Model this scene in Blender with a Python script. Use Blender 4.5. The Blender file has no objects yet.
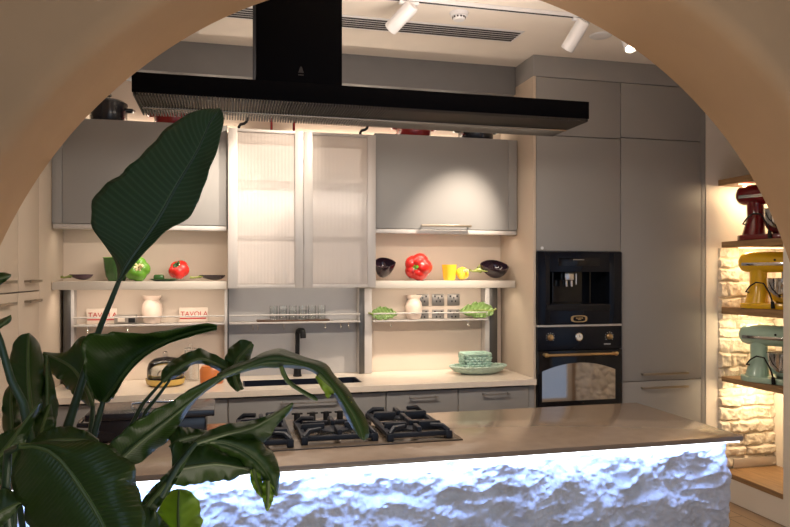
import bpy, bmesh, math, random
from mathutils import Vector, Matrix, noise
random.seed(7)
C = bpy.context.scene.collection
PI = math.pi
sc = bpy.context.scene
# ------------------------------------------------------------------ camera model (for measuring places in the room)
F, TH, HZ, EYE = 690.84, 0.241615, 274.49, 1.55
CT, ST = math.cos(TH), math.sin(TH)
def onY(u, v, Y):
    a = (u-395)/F; z = Y/(CT-a*ST); return Vector((z*(a*CT+ST), Y, EYE+(HZ-v)/F*z))
FZ = 0.07          # floor level
CEIL = 2.92

# ------------------------------------------------------------------ materials
def mat(name, col, rough=0.5, metal=0.0, var=0.0, vscale=8.0, bump=0.0, bscale=60.0, spec=0.5, coat=0.0, trans=0.0, ior=1.45,
        emit=None, estr=0.0, stretch=None):
    m = bpy.data.materials.new(name); m.use_nodes = True
    nt = m.node_tree; b = nt.nodes['Principled BSDF']
    c = (col[0], col[1], col[2], 1)
    b.inputs['Base Color'].default_value = c
    b.inputs['Roughness'].default_value = rough
    b.inputs['Metallic'].default_value = metal
    b.inputs['Specular IOR Level'].default_value = spec
    b.inputs['Coat Weight'].default_value = coat
    b.inputs['Transmission Weight'].default_value = trans
    b.inputs['IOR'].default_value = ior
    if emit:
        b.inputs['Emission Color'].default_value = (*emit, 1); b.inputs['Emission Strength'].default_value = estr
    tc = nt.nodes.new('ShaderNodeTexCoord'); src = tc.outputs['Object']
    if stretch:
        mp = nt.nodes.new('ShaderNodeMapping'); mp.inputs['Scale'].default_value = stretch
        nt.links.new(src, mp.inputs['Vector']); src = mp.outputs['Vector']
    if var > 0:
        n = nt.nodes.new('ShaderNodeTexNoise'); n.inputs['Scale'].default_value = vscale; n.inputs['Detail'].default_value = 5
        nt.links.new(src, n.inputs['Vector'])
        r = nt.nodes.new('ShaderNodeValToRGB')
        r.color_ramp.elements[0].position = .3; r.color_ramp.elements[1].position = .7
        r.color_ramp.elements[0].color = tuple(max(0, x*(1-var)) for x in col)+(1,)
        r.color_ramp.elements[1].color = tuple(min(1, x*(1+var)) for x in col)+(1,)
        nt.links.new(n.outputs['Fac'], r.inputs['Fac']); nt.links.new(r.outputs['Color'], b.inputs['Base Color'])
    if bump > 0:
        n2 = nt.nodes.new('ShaderNodeTexNoise'); n2.inputs['Scale'].default_value = bscale; n2.inputs['Detail'].default_value = 4
        nt.links.new(src, n2.inputs['Vector'])
        bp = nt.nodes.new('ShaderNodeBump'); bp.inputs['Strength'].default_value = bump; bp.inputs['Distance'].default_value = 0.01
        nt.links.new(n2.outputs['Fac'], bp.inputs['Height']); nt.links.new(bp.outputs['Normal'], b.inputs['Normal'])
    return m

M = {}
M['plaster'] = mat('tan_plaster', (.50, .325, .185), .8, var=.09, vscale=2.2, bump=.25, bscale=9, spec=.2)
M['cream_wall'] = mat('cream_wall', (.62, .52, .43), .75, var=.03, vscale=3, spec=.3)
M['white_wall'] = mat('white_wall', (.78, .72, .64), .8, var=.03, vscale=3, bump=.05, bscale=20)
M['ceil'] = mat('ceiling_paint', (.80, .74, .67), .85, var=.02)
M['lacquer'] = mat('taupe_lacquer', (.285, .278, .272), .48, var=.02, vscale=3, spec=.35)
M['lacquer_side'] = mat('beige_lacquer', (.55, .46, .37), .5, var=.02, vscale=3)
M['carcass'] = mat('carcass_board', (.30, .28, .26), .6)
M['grey_trim'] = mat('grey_trim', (.185, .185, .19), .55, var=.03)
M['alu'] = mat('brushed_aluminium', (.50, .47, .45), .45, .15, var=.04, vscale=40, stretch=(1, 1, .05))
M['alu_dark'] = mat('dark_metal', (.10, .095, .09), .4, .7)
M['steel'] = mat('steel', (.72, .70, .66), .22, 1.0)
M['chrome'] = mat('chrome', (.8, .8, .8), .12, 1.0)
M['bronze'] = mat('bronze_handle', (.30, .25, .19), .35, .85)
M['handle_grey'] = mat('grey_handle', (.22, .20, .185), .4, .3)
M['gold'] = mat('brass', (.66, .46, .22), .28, 1.0)
M['counter'] = mat('cream_quartz', (.74, .65, .55), .22, var=.03, vscale=30)
M['island'] = mat('brown_quartz', (.25, .188, .142), .14, var=.07, vscale=18, spec=.6)
M['black_glass'] = mat('black_glass', (.006, .007, .010), .08, spec=.4)
M['hood_black'] = mat('hood_black', (.003, .003, .004), .7, spec=.05)
M['black_matt'] = mat('black_enamel', (.008, .008, .009), .5, spec=.3)
M['navy_black'] = mat('blue_black_enamel', (.004, .006, .012), .22, spec=.3)
M['hob_glass'] = mat('hob_glass', (.10, .075, .055), .12, spec=.6)
M['iron'] = mat('cast_iron', (.009, .012, .020), .42, .1, bump=.2, bscale=300)
M['sink'] = mat('sink_granite', (.008, .010, .020), .5, spec=.2)
M['wood'] = mat('oak', (.32, .19, .09), .5, var=.22, vscale=7, stretch=(6, 1, 12))
M['wood_dark'] = mat('walnut', (.09, .045, .025), .5, var=.2, vscale=9, stretch=(1, 6, 6))
M['panel_grey'] = mat('grey_back_panel', (.40, .385, .375), .22, var=.02, spec=.5)
M['white_plastic'] = mat('white_enamel', (.72, .72, .74), .4)
M['vent_dark'] = mat('vent_dark', (.03, .03, .035), .7)
M['red'] = mat('red_glaze', (.55, .020, .015), .18, coat=.3)
M['red_mixer'] = mat('dark_red_enamel', (.15, .004, .008), .15, coat=.5)
M['yellow_mixer'] = mat('yellow_enamel', (.80, .48, .02), .2, coat=.5)
M['mint_mixer'] = mat('mint_enamel', (.42, .60, .50), .2, coat=.5)
M['red_pot'] = mat('red_pot_enamel', (.22, .008, .010), .25, coat=.3)
M['black_pot'] = mat('black_pot_enamel', (.012, .014, .022), .25, coat=.3)
M['green'] = mat('green_glaze', (.13, .32, .035), .2, coat=.3, var=.25, vscale=14)
M['green_dark'] = mat('dark_green_glaze', (.035, .10, .025), .25, coat=.3, var=.3, vscale=12)
M['green_leaf_dish'] = mat('cabbage_glaze', (.19, .31, .085), .3, coat=.2, var=.25, vscale=25)
M['stem_green'] = mat('stem_glaze', (.24, .28, .07), .35, var=.2)
M['yellow'] = mat('yellow_glaze', (.86, .52, .04), .22, coat=.3)
M['cream_glaze'] = mat('cream_glaze', (.80, .66, .35), .3)
M['aubergine'] = mat('aubergine_glaze', (.018, .008, .014), .15, coat=.4)
M['aubergine_plum'] = mat('plum_glaze', (.07, .035, .05), .22, coat=.4)
M['vase'] = mat('pale_pink_ceramic', (.70, .56, .47), .35, var=.10, vscale=14, bump=.1, bscale=30)
M['mint'] = mat('mint_ceramic', (.40, .58, .48), .35, var=.12, vscale=30)
M['mint2'] = mat('grey_mint_ceramic', (.43, .55, .46), .3, var=.14, vscale=40)
M['paper'] = mat('cream_card', (.64, .54, .45), .7)
M['red_ink'] = mat('red_ink', (.45, .03, .03), .6)
M['tin'] = mat('grey_tin', (.26, .23, .20), .4, .3)
M['orange'] = mat('orange_ceramic', (.55, .17, .045), .3, coat=.2, var=.1)
M['oil'] = mat('yellow_ceramic', (.62, .42, .10), .25, coat=.2, var=.1)
M['glass'] = mat('clear_glass', (.95, .97, .97), .03, trans=1.0)
M['oven_glass'] = mat('mirror_oven_glass', (.55, .50, .44), .045, .92)
M['socket'] = mat('satin_socket', (.24, .22, .20), .35, .5)
M['white_face'] = mat('clock_face', (.75, .73, .70), .4)
M['soil'] = mat('soil', (.03, .02, .014), .9, bump=.5)
M['pot_clay'] = mat('grey_planter', (.20, .19, .18), .7, var=.1)
M['led_cool'] = mat('led_white', (.9, .9, .9), .5, emit=(.86, .92, 1), estr=4)
M['led_warm'] = mat('led_warm', (.9, .8, .6), .5, emit=(1, .72, .42), estr=2.5)
M['lens'] = mat('lamp_lens', (.9, .9, .9), .5, emit=(1, .82, .6), estr=8)
M['skirt'] = mat('grey_skirting', (.50, .42, .35), .3)

def stone_mat(name, c1, c2, c3, scale):
    m = bpy.data.materials.new(name); m.use_nodes = True; nt = m.node_tree; b = nt.nodes['Principled BSDF']
    b.inputs['Roughness'].default_value = .85; b.inputs['Specular IOR Level'].default_value = .2
    tc = nt.nodes.new('ShaderNodeTexCoord')
    n = nt.nodes.new('ShaderNodeTexNoise'); n.inputs['Scale'].default_value = scale; n.inputs['Detail'].default_value = 9; n.inputs['Roughness'].default_value = .65
    nt.links.new(tc.outputs['Object'], n.inputs['Vector'])
    r = nt.nodes.new('ShaderNodeValToRGB'); e = r.color_ramp.elements
    e[0].position = .30; e[0].color = (*c1, 1); e[1].position = .56; e[1].color = (*c3, 1)
    k = e.new(.40); k.color = (*c2, 1)
    nt.links.new(n.outputs['Fac'], r.inputs['Fac']); nt.links.new(r.outputs['Color'], b.inputs['Base Color'])
    n2 = nt.nodes.new('ShaderNodeTexNoise'); n2.inputs['Scale'].default_value = scale*7; n2.inputs['Detail'].default_value = 8
    nt.links.new(tc.outputs['Object'], n2.inputs['Vector'])
    bp = nt.nodes.new('ShaderNodeBump'); bp.inputs['Strength'].default_value = .5; bp.inputs['Distance'].default_value = .008
    nt.links.new(n2.outputs['Fac'], bp.inputs['Height']); nt.links.new(bp.outputs['Normal'], b.inputs['Normal'])
    return m
M['island_stone'] = stone_mat('white_split_stone', (.40, .36, .32), (.62, .63, .67), (.73, .77, .86), 7)  # bluish tint puts the cool light into the stone's colour
M['niche_stone'] = stone_mat('cream_rubble_stone', (.40, .33, .25), (.62, .54, .43), (.76, .69, .58), 9)

def floor_mat():
    m = bpy.data.materials.new('plank_floor'); m.use_nodes = True; nt = m.node_tree; b = nt.nodes['Principled BSDF']
    b.inputs['Roughness'].default_value = .45
    tc = nt.nodes.new('ShaderNodeTexCoord'); mp = nt.nodes.new('ShaderNodeMapping'); mp.inputs['Rotation'].default_value = (0, 0, PI/2)
    nt.links.new(tc.outputs['Object'], mp.inputs['Vector'])
    br = nt.nodes.new('ShaderNodeTexBrick'); br.inputs['Scale'].default_value = 1.0
    br.inputs['Brick Width'].default_value = .9; br.inputs['Row Height'].default_value = .11; br.inputs['Mortar Size'].default_value = .003
    br.inputs['Color1'].default_value = (.30, .20, .125, 1); br.inputs['Color2'].default_value = (.38, .265, .165, 1); br.inputs['Mortar'].default_value = (.06, .04, .03, 1)
    nt.links.new(mp.outputs['Vector'], br.inputs['Vector']); nt.links.new(br.outputs['Color'], b.inputs['Base Color'])
    return m
M['floor'] = floor_mat()

def reeded():
    m = bpy.data.materials.new('reeded_glass'); m.use_nodes = True; nt = m.node_tree; nt.nodes.clear()
    out = nt.nodes.new('ShaderNodeOutputMaterial')
    tc = nt.nodes.new('ShaderNodeTexCoord'); w = nt.nodes.new('ShaderNodeTexWave'); w.bands_direction = 'X'; w.inputs['Scale'].default_value = 38
    nt.links.new(tc.outputs['Object'], w.inputs['Vector'])
    bp = nt.nodes.new('ShaderNodeBump'); bp.inputs['Strength'].default_value = .35; bp.inputs['Distance'].default_value = .002
    nt.links.new(w.outputs['Fac'], bp.inputs['Height'])
    tl = nt.nodes.new('ShaderNodeBsdfTranslucent'); tl.inputs['Color'].default_value = (.86, .82, .78, 1)
    df = nt.nodes.new('ShaderNodeBsdfDiffuse'); df.inputs['Color'].default_value = (.62, .57, .54, 1)
    gl = nt.nodes.new('ShaderNodeBsdfRefraction'); gl.inputs['Roughness'].default_value = .22; gl.inputs['IOR'].default_value = 1.12
    gl.inputs['Color'].default_value = (.95, .93, .9, 1)
    gs = nt.nodes.new('ShaderNodeBsdfGlossy'); gs.inputs['Roughness'].default_value = .22
    for s in (tl, df, gl, gs): nt.links.new(bp.outputs['Normal'], s.inputs['Normal'])
    a = nt.nodes.new('ShaderNodeMixShader'); a.inputs[0].default_value = .62
    b_ = nt.nodes.new('ShaderNodeMixShader'); b_.inputs[0].default_value = .40
    c = nt.nodes.new('ShaderNodeMixShader'); c.inputs[0].default_value = .06
    nt.links.new(tl.outputs[0], a.inputs[1]); nt.links.new(df.outputs[0], a.inputs[2])
    nt.links.new(a.outputs[0], b_.inputs[1]); nt.links.new(gl.outputs[0], b_.inputs[2])
    nt.links.new(b_.outputs[0], c.inputs[1]); nt.links.new(gs.outputs[0], c.inputs[2])
    nt.links.new(c.outputs[0], out.inputs['Surface'])
    return m
M['reeded'] = reeded()

def leaf_mat(name, c_dark, c_vein, c_rib, rough=.34, transl=.25, tcol=(.10, .26, .02), freq=26.0, vs=.3):
    m = bpy.data.materials.new(name); m.use_nodes = True; nt = m.node_tree; b = nt.nodes['Principled BSDF']
    out = nt.nodes['Material Output']
    uv = nt.nodes.new('ShaderNodeUVMap'); uv.uv_map = 'blade'
    sp = nt.nodes.new('ShaderNodeSeparateXYZ'); nt.links.new(uv.outputs['UV'], sp.inputs[0])
    def math_(op, a, bb=None):
        n = nt.nodes.new('ShaderNodeMath'); n.operation = op
        for i, x in enumerate((a, bb)):
            if x is None: continue
            if isinstance(x, (int, float)): n.inputs[i].default_value = x
            else: nt.links.new(x, n.inputs[i])
        return n.outputs[0]
    ab = math_('ABSOLUTE', math_('SUBTRACT', sp.outputs['X'], .5))
    ph = math_('MULTIPLY', math_('SUBTRACT', sp.outputs['Y'], math_('MULTIPLY', ab, .18)), freq*2*PI)
    wv = math_('POWER', math_('ABSOLUTE', math_('SINE', ph)), 6.0)
    nz = nt.nodes.new('ShaderNodeTexNoise'); nz.inputs['Scale'].default_value = 14
    tc = nt.nodes.new('ShaderNodeTexCoord'); nt.links.new(tc.outputs['Object'], nz.inputs['Vector'])
    mx = nt.nodes.new('ShaderNodeMix'); mx.data_type = 'RGBA'
    mx.inputs['A'].default_value = (*c_dark, 1); mx.inputs['B'].default_value = (*c_vein, 1)
    nt.links.new(math_('ADD', math_('MULTIPLY', wv, vs), math_('MULTIPLY', nz.outputs['Fac'], .5)), mx.inputs['Factor'])
    rib = math_('LESS_THAN', ab, .022)
    mx2 = nt.nodes.new('ShaderNodeMix'); mx2.data_type = 'RGBA'; mx2.inputs['B'].default_value = (*c_rib, 1)
    nt.links.new(mx.outputs['Result'], mx2.inputs['A']); nt.links.new(rib, mx2.inputs['Factor'])
    nt.links.new(mx2.outputs['Result'], b.inputs['Base Color'])
    b.inputs['Roughness'].default_value = rough; b.inputs['Specular IOR Level'].default_value = .4
    bp = nt.nodes.new('ShaderNodeBump'); bp.inputs['Strength'].default_value = .2; bp.inputs['Distance'].default_value = .003
    nt.links.new(wv, bp.inputs['Height']); nt.links.new(bp.outputs['Normal'], b.inputs['Normal'])
    tl = nt.nodes.new('ShaderNodeBsdfTranslucent'); tl.inputs['Color'].default_value = (*tcol, 1)
    ms = nt.nodes.new('ShaderNodeMixShader'); ms.inputs[0].default_value = transl
    nt.links.new(b.outputs[0], ms.inputs[1]); nt.links.new(tl.outputs[0], ms.inputs[2]); nt.links.new(ms.outputs[0], out.inputs['Surface'])
    return m
M['leaf'] = leaf_mat('leaf_green', (.020, .047, .006), (.044, .092, .012), (.16, .24, .07))
M['leaf_big'] = leaf_mat('leaf_bluegreen', (.016, .046, .018), (.040, .092, .040), (.08, .15, .07), rough=.42, transl=.15, freq=18.0, vs=.8)
M['leaf_young'] = leaf_mat('leaf_young', (.17, .27, .02), (.24, .36, .05), (.34, .42, .12), transl=.5, tcol=(.55, .75, .06))
M['rib'] = mat('leaf_rib', (.075, .11, .025), .4, var=.2, vscale=20)
M['stalk'] = mat('leaf_stalk', (.028, .058, .026), .35, var=.2, vscale=20)

# ------------------------------------------------------------------ mesh builder
class MB:
    def __init__(self): self.bm = bmesh.new()
    def _merge(self, tmp):
        me = bpy.data.meshes.new('tmp'); tmp.to_mesh(me); tmp.free(); self.bm.from_mesh(me); bpy.data.meshes.remove(me)
    def box(self, x0, x1, y0, y1, z0, z1, bev=0.0, seg=2):
        t = bmesh.new(); bmesh.ops.create_cube(t, size=1)
        for v in t.verts:
            v.co = Vector(((x0+x1)/2+v.co.x*(x1-x0), (y0+y1)/2+v.co.y*(y1-y0), (z0+z1)/2+v.co.z*(z1-z0)))
        if bev > 0: bmesh.ops.bevel(t, geom=t.edges[:], offset=bev, segments=seg, profile=.5, affect='EDGES')
        self._merge(t); return self
    def obox(self, c, size, mtx, bev=0.0):
        t = bmesh.new(); bmesh.ops.create_cube(t, size=1)
        for v in t.verts: v.co = Vector((v.co.x*size[0], v.co.y*size[1], v.co.z*size[2]))
        if bev > 0: bmesh.ops.bevel(t, geom=t.edges[:], offset=bev, segments=2, profile=.5, affect='EDGES')
        for v in t.verts: v.co = Vector(c)+mtx @ v.co
        self._merge(t); return self
    def tube(self, pts, r, n=12, cap=True):
        pts = [Vector(p) for p in pts]; rs = r if isinstance(r, (list, tuple)) else [r]*len(pts)
        t = bmesh.new(); rings = []
        ref = None
        for i, p in enumerate(pts):
            d = (pts[min(i+1, len(pts)-1)]-pts[max(i-1, 0)]).normalized()
            if ref is None:
                ref = Vector((0, 0, 1)) if abs(d.z) < .9 else Vector((1, 0, 0))
            a = (ref - d*ref.dot(d)).normalized(); ref = a; b = d.cross(a)
            rings.append([t.verts.new(p+(a*math.cos(2*PI*k/n)+b*math.sin(2*PI*k/n))*rs[i]) for k in range(n)])
        for i in range(len(rings)-1):
            for k in range(n):
                t.faces.new((rings[i][k], rings[i][(k+1) % n], rings[i+1][(k+1) % n], rings[i+1][k]))
        if cap:
            t.faces.new(rings[0][::-1]); t.faces.new(rings[-1])
        bmesh.ops.recalc_face_normals(t, faces=t.faces[:]); self._merge(t); return self
    def lathe(self, prof, c=(0, 0, 0), n=32, mtx=None, rfun=None, sx=1, sy=1):
        """prof: list of (r,z); rfun(angle,i)->factor"""
        t = bmesh.new(); rings = []; c = Vector(c)
        for i, (r, z) in enumerate(prof):
            ring = []
            if r < 1e-6:
                v = Vector((0, 0, z)); v = mtx @ v if mtx else v
                ring = [t.verts.new(c+v)]
            else:
                for k in range(n):
                    a = 2*PI*k/n; f = rfun(a, i) if rfun else 1
                    v = Vector((math.cos(a)*r*f*sx, math.sin(a)*r*f*sy, z)); v = mtx @ v if mtx else v
                    ring.append(t.verts.new(c+v))
            rings.append(ring)
        for i in range(len(rings)-1):
            A, B = rings[i], rings[i+1]
            if len(A) == 1 and len(B) == 1: continue
            for k in range(n):
                k2 = (k+1) % n
                if len(A) == 1: t.faces.new((A[0], B[k2], B[k]))
                elif len(B) == 1: t.faces.new((A[k], A[k2], B[0]))
                else: t.faces.new((A[k], A[k2], B[k2], B[k]))
        for R, s in ((rings[0], -1), (rings[-1], 1)):
            if len(R) > 1: t.faces.new(R[::s])
        bmesh.ops.recalc_face_normals(t, faces=t.faces[:]); self._merge(t); return self
    def ball(self, c, r, mtx=None, seg=24, rings=14, rfun=None):
        """r: (rx,ry,rz)"""
        if not isinstance(r, (list, tuple)): r = (r, r, r)
        t = bmesh.new(); bmesh.ops.create_uvsphere(t, u_segments=seg, v_segments=rings, radius=1)
        for v in t.verts:
            f = rfun(v.co) if rfun else 1
            p = Vector((v.co.x*r[0]*f, v.co.y*r[1]*f, v.co.z*r[2]*f)); v.co = Vector(c)+(mtx @ p if mtx else p)
        self._merge(t); return self
    def prism(self, poly, axis, a, b, bev=0.0):
        """poly: 2d points; axis 'x' -> (y,z), 'y' -> (x,z), 'z' -> (x,y)"""
        def P(p, q):
            return Vector((q, p[0], p[1])) if axis == 'x' else Vector((p[0], q, p[1])) if axis == 'y' else Vector((p[0], p[1], q))
        t = bmesh.new(); A = [t.verts.new(P(p, a)) for p in poly]; B = [t.verts.new(P(p, b)) for p in poly]; n = len(poly)
        t.faces.new(A); t.faces.new(B[::-1])
        for i in range(n): t.faces.new((A[i], A[(i+1) % n], B[(i+1) % n], B[i]))
        bmesh.ops.recalc_face_normals(t, faces=t.faces[:])
        if bev > 0: bmesh.ops.bevel(t, geom=t.edges[:], offset=bev, segments=2, profile=.5, affect='EDGES')
        self._merge(t); return self
    def grid(self, nu, nv, fn, closed_u=False):
        t = bmesh.new()
        V = [[t.verts.new(fn(i, j)) for j in range(nv)] for i in range(nu)]
        for i in range(nu-1 if not closed_u else nu):
            for j in range(nv-1):
                t.faces.new((V[i][j], V[(i+1) % nu][j], V[(i+1) % nu][j+1], V[i][j+1]))
        self._merge(t); return self
    def build(self, name, m, parent=None, loc=None, smooth=True):
        """verts are in world space; the object's origin goes to loc (or to its thing's origin)"""
        off = Vector(loc) if loc is not None else (parent['_o'] if parent is not None and False else None)
        if parent is not None: off = ORG[parent.name]
        if off is None: off = Vector((0, 0, 0))
        for v in self.bm.verts: v.co -= off
        me = bpy.data.meshes.new(name); self.bm.to_mesh(me); self.bm.free(); me.materials.append(m)
        if smooth:
            for p in me.polygons: p.use_smooth = True
            try: me.set_sharp_from_angle(angle=math.radians(38))
            except Exception: pass
        o = bpy.data.objects.new(name, me); C.objects.link(o)
        if parent is not None:
            o.parent = parent; ORG[o.name] = off
        else:
            o.location = off; ORG[o.name] = off
        return o
ORG = {}
def thing(name, label, cat, loc=(0, 0, 0), group=None):
    o = bpy.data.objects.new(name, None); C.objects.link(o); o.location = loc; o.empty_display_size = .05
    ORG[o.name] = Vector(loc); o['label'] = label; o['category'] = cat
    if group: o['group'] = group
    return o
def tag(o, label, cat, group=None):
    o['label'] = label; o['category'] = cat
    if group: o['group'] = group
    return o
def struct(mb, name, m, smooth=True):
    o = mb.build(name, m, smooth=smooth); o['kind'] = 'structure'; return o
def copy_thing(root, loc, label, group=None):
    r = root.copy(); C.objects.link(r); r.location = loc; r['label'] = label; ORG[r.name] = Vector(loc)
    if group: r['group'] = group
    for ch in list(root.children):
        c = ch.copy(); C.objects.link(c); c.parent = r; ORG[c.name] = Vector(loc)
        for g in list(ch.children):
            d = g.copy(); C.objects.link(d); d.parent = c; ORG[d.name] = Vector(loc)
    return r
def text_mesh(body, size, m, parent, origin, name, rot=None, depth=.0012):
    """flat lettering facing -Y, lower left at origin (world)"""
    cu = bpy.data.curves.new('lettering', 'FONT'); cu.body = body; cu.size = size; cu.extrude = depth
    ob = bpy.data.objects.new('lettering', cu); C.objects.link(ob)
    bpy.context.view_layer.update()
    me = bpy.data.meshes.new_from_object(ob.evaluated_get(bpy.context.evaluated_depsgraph_get()))
    bpy.data.objects.remove(ob); bpy.data.curves.remove(cu)
    for v in me.vertices: v.co = Vector((v.co.x, -v.co.z, v.co.y)) + Vector(origin) - ORG[parent.name]
    me.materials.clear(); me.materials.append(m); me.name = name
    o = bpy.data.objects.new(name, me); C.objects.link(o); o.parent = parent; ORG[o.name] = ORG[parent.name]
    return o
def rot(ax, deg): return Matrix.Rotation(math.radians(deg), 3, ax)

# ------------------------------------------------------------------ the setting
YW = 4.50
struct(MB().box(-1.66, 3.75, -2.6, 4.62, FZ-.1, FZ), 'floor', M['floor'])
struct(MB().box(-1.66, 3.75, -2.6, 4.62, CEIL, CEIL+.1), 'ceiling', M['ceil'])
struct(MB().box(-1.66, 3.75, YW, YW+.12, FZ, CEIL), 'wall_back', M['cream_wall'])
struct(MB().box(-1.66, -1.56, -2.6, YW, FZ, CEIL), 'wall_left', M['white_wall'])
NZ0, NZ1, NY0, NY1, NX0, NX1 = .255, 2.74, 3.41, 3.97, 3.2, 3.64
w = MB()
w.box(NX0, 3.75, -2.6, NY0, FZ, CEIL).box(NX0, 3.75, NY0, NY1, FZ, NZ0-.035).box(NX0, 3.75, NY0, NY1, NZ1, CEIL)
w.box(NX1, 3.75, NY0, NY1, NZ0-.035, NZ1).box(3.112, 3.75, NY1, YW, FZ, CEIL)
struct(w, 'wall_right', M['white_wall'], smooth=False)
# front wall with the round arch
def arch_wall():
    cx, cz, R = .658, 1.116, 1.328
    x0, x1, z1 = -1.56, 3.2, CEIL
    ya, yb = 1.66, 2.0        # near face, far face
    angs = [PI*i/120 for i in range(121)]
    for X in (x0, x1): angs.append(math.atan2(z1-cz, X-cx))
    angs = sorted(set(angs), reverse=True)
    cols = []
    def outer(a):
        dx, dz = math.cos(a), math.sin(a); ts = []
        if dx > 1e-9: ts.append((x1-cx)/dx)
        if dx < -1e-9: ts.append((x0-cx)/dx)
        if dz > 1e-9: ts.append((z1-cz)/dz)
        t = min(ts); return cx+dx*t, cz+dz*t
    def rounds():
        out = []; rn = .05; rf = .008
        for k in range(7):
            q = PI/2*k/6; out.append((rn*(1-math.sin(q)), ya+rn*(1-math.cos(q))))
        for k in range(4):
            q = PI/2*k/3; out.append((rf*(1-math.cos(q)), yb-rf*(1-math.sin(q))))
        return out
    RD = rounds()
    def col(dx, dz, px, pz, ox, oz, wob):
        c = [Vector((ox, ya, oz))]
        for t in (.6, .25): c.append(Vector((px+(ox-px)*t, ya, pz+(oz-pz)*t)))
        for i, (e, y) in enumerate(RD):
            c.append(Vector((px+dx*(e+wob*(y-ya)), y, pz+dz*(e+wob*(y-ya)))))
        for t in (.25, .6): c.append(Vector((px+(ox-px)*t, yb, pz+(oz-pz)*t)))
        c.append(Vector((ox, yb, oz))); return c
    for zz in [FZ, .3, .6, .85]: cols.append(col(-1, 0, cx-R, zz, x0, zz, 0))
    for a in angs:
        dx, dz = math.cos(a), math.sin(a); ox, oz = outer(a)
        wob = .010*noise.noise(Vector((a*3, 2.2, 0)))
        cols.append(col(dx, dz, cx+dx*R, cz+dz*R, ox, oz, wob))
    for zz in [.85, .6, .3, FZ]: cols.append(col(1, 0, cx+R, zz, x1, zz, 0))
    mb = MB(); mb.grid(len(cols), len(cols[0]), lambda i, j: cols[i][j])
    bmesh.ops.recalc_face_normals(mb.bm, faces=mb.bm.faces[:])
    struct(mb, 'wall_front', M['plaster'])
arch_wall()
struct(MB().box(-1.555, 1.862, 4.235, YW, 2.735, CEIL, .002), 'trim_1', M['grey_trim'])
struct(MB().box(1.866, 3.11, 3.972, YW, 2.788, CEIL, .001), 'trim_2', M['lacquer'])
# back panels above the worktop (left, sink, right)
struct(MB().box(-.935, .012, 4.485, YW, .906, 1.46), 'trim_3', M['cream_wall'])
struct(MB().box(.014, .862, 4.485, YW, .906, 1.47), 'trim_4', M['panel_grey'])
struct(MB().box(.864, 1.862, 4.485, YW, .906, 1.46), 'trim_5', M['cream_wall'])

# rubble stone cladding in the right-hand niche
def stone_clad(name, x0, x1, y, z0, z1, seed):
    nx, nz = int((x1-x0)/.006), int((z1-z0)/.006)
    rnd = random.Random(seed); rows = []; z = z0
    while z < z1:
        h = rnd.uniform(.05, .105); st = []; x = x0-rnd.uniform(0, .12)
        while x < x1:
            L = rnd.uniform(.09, .26); st.append((x, x+L, rnd.uniform(-.008, .014), rnd.random()*50)); x += L
        rows.append((z, z+h, st)); z += h
    def hgt(X, Z):
        X += .012*noise.noise(Vector((X*14, Z*14, seed))); Z += .014*noise.noise(Vector((X*11, Z*9, seed+7)))
        for a, b, st in rows:
            if a <= Z < b or (b == rows[-1][1] and Z >= b):
                for p, q, d, s in st:
                    if p <= X < q:
                        e = min(X-p, q-X, Z-a, b-Z); k = max(0, min(1, e/.016)); k = k*k*(3-2*k)
                        return -.010*(1-k)+k*(.008+d+.012*noise.noise(Vector((X*22+s, Z*22, seed)))+.006*noise.noise(Vector((X*60+s, Z*60, 0))))
        return -.006
    mb = MB()
    mb.grid(nx+1, nz+1, lambda i, j: Vector((x0+(x1-x0)*i/nx, y-.014-(hgt(x0+(x1-x0)*i/nx, z0+(z1-z0)*j/nz) if 0 < i < nx else -.013), z0+(z1-z0)*j/nz)))
    return struct(mb, name, M['niche_stone'])
stone_clad('trim_6', NX0+.002, NX1, NY1, NZ0+.001, 1.727, 11)
struct(MB().box(NX0+.1, NX1, NY1-.032, NY1-.024, NZ0+.001, NZ0+.062, .002), 'baseboard_right', M['skirt'])

def wall_clad_x():
    nx, nz = 90, 130; y0, y1, z0, z1 = 2.02, 2.80, FZ+.001, 1.75
    mb = MB()
    def h(Y, Z):
        c = noise.voronoi(Vector((Y*8, Z*13, 3)))[0]; return .02*min(1, (c[1]-c[0])*4)+.012*noise.fractal(Vector((Y*20, Z*20, 0)), .9, 2, 3)
    mb.grid(nx+1, nz+1, lambda i, j: Vector((NX0-.004-h(y0+(y1-y0)*i/nx, z0+(z1-z0)*j/nz)*(0 if i in (0, nx) else 1), y0+(y1-y0)*i/nx, z0+(z1-z0)*j/nz)))
    bmesh.ops.recalc_face_normals(mb.bm, faces=mb.bm.faces[:]); struct(mb, 'trim_7', M['niche_stone'])
wall_clad_x()
mb = MB().box(2.35, 2.40, 2.002, 2.02, .35, 2.1).box(3.10, 3.15, 2.002, 2.02, .35, 2.1).box(2.40, 3.10, 2.002, 2.02, .35, .40).box(2.40, 3.10, 2.002, 2.02, 2.05, 2.1).box(2.74, 2.76, 2.002, 2.018, .40, 2.05)
struct(mb, 'trim_8', M['white_wall'])
struct(MB().box(2.40, 3.10, 2.002, 2.008, .40, 2.05), 'reflection_pane', mat('reflection_glow', (.3, .35, .4), .2, emit=(.36, .52, .85), estr=.55))  # added glowing pane and frame, give the oven door its blue reflection
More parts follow.
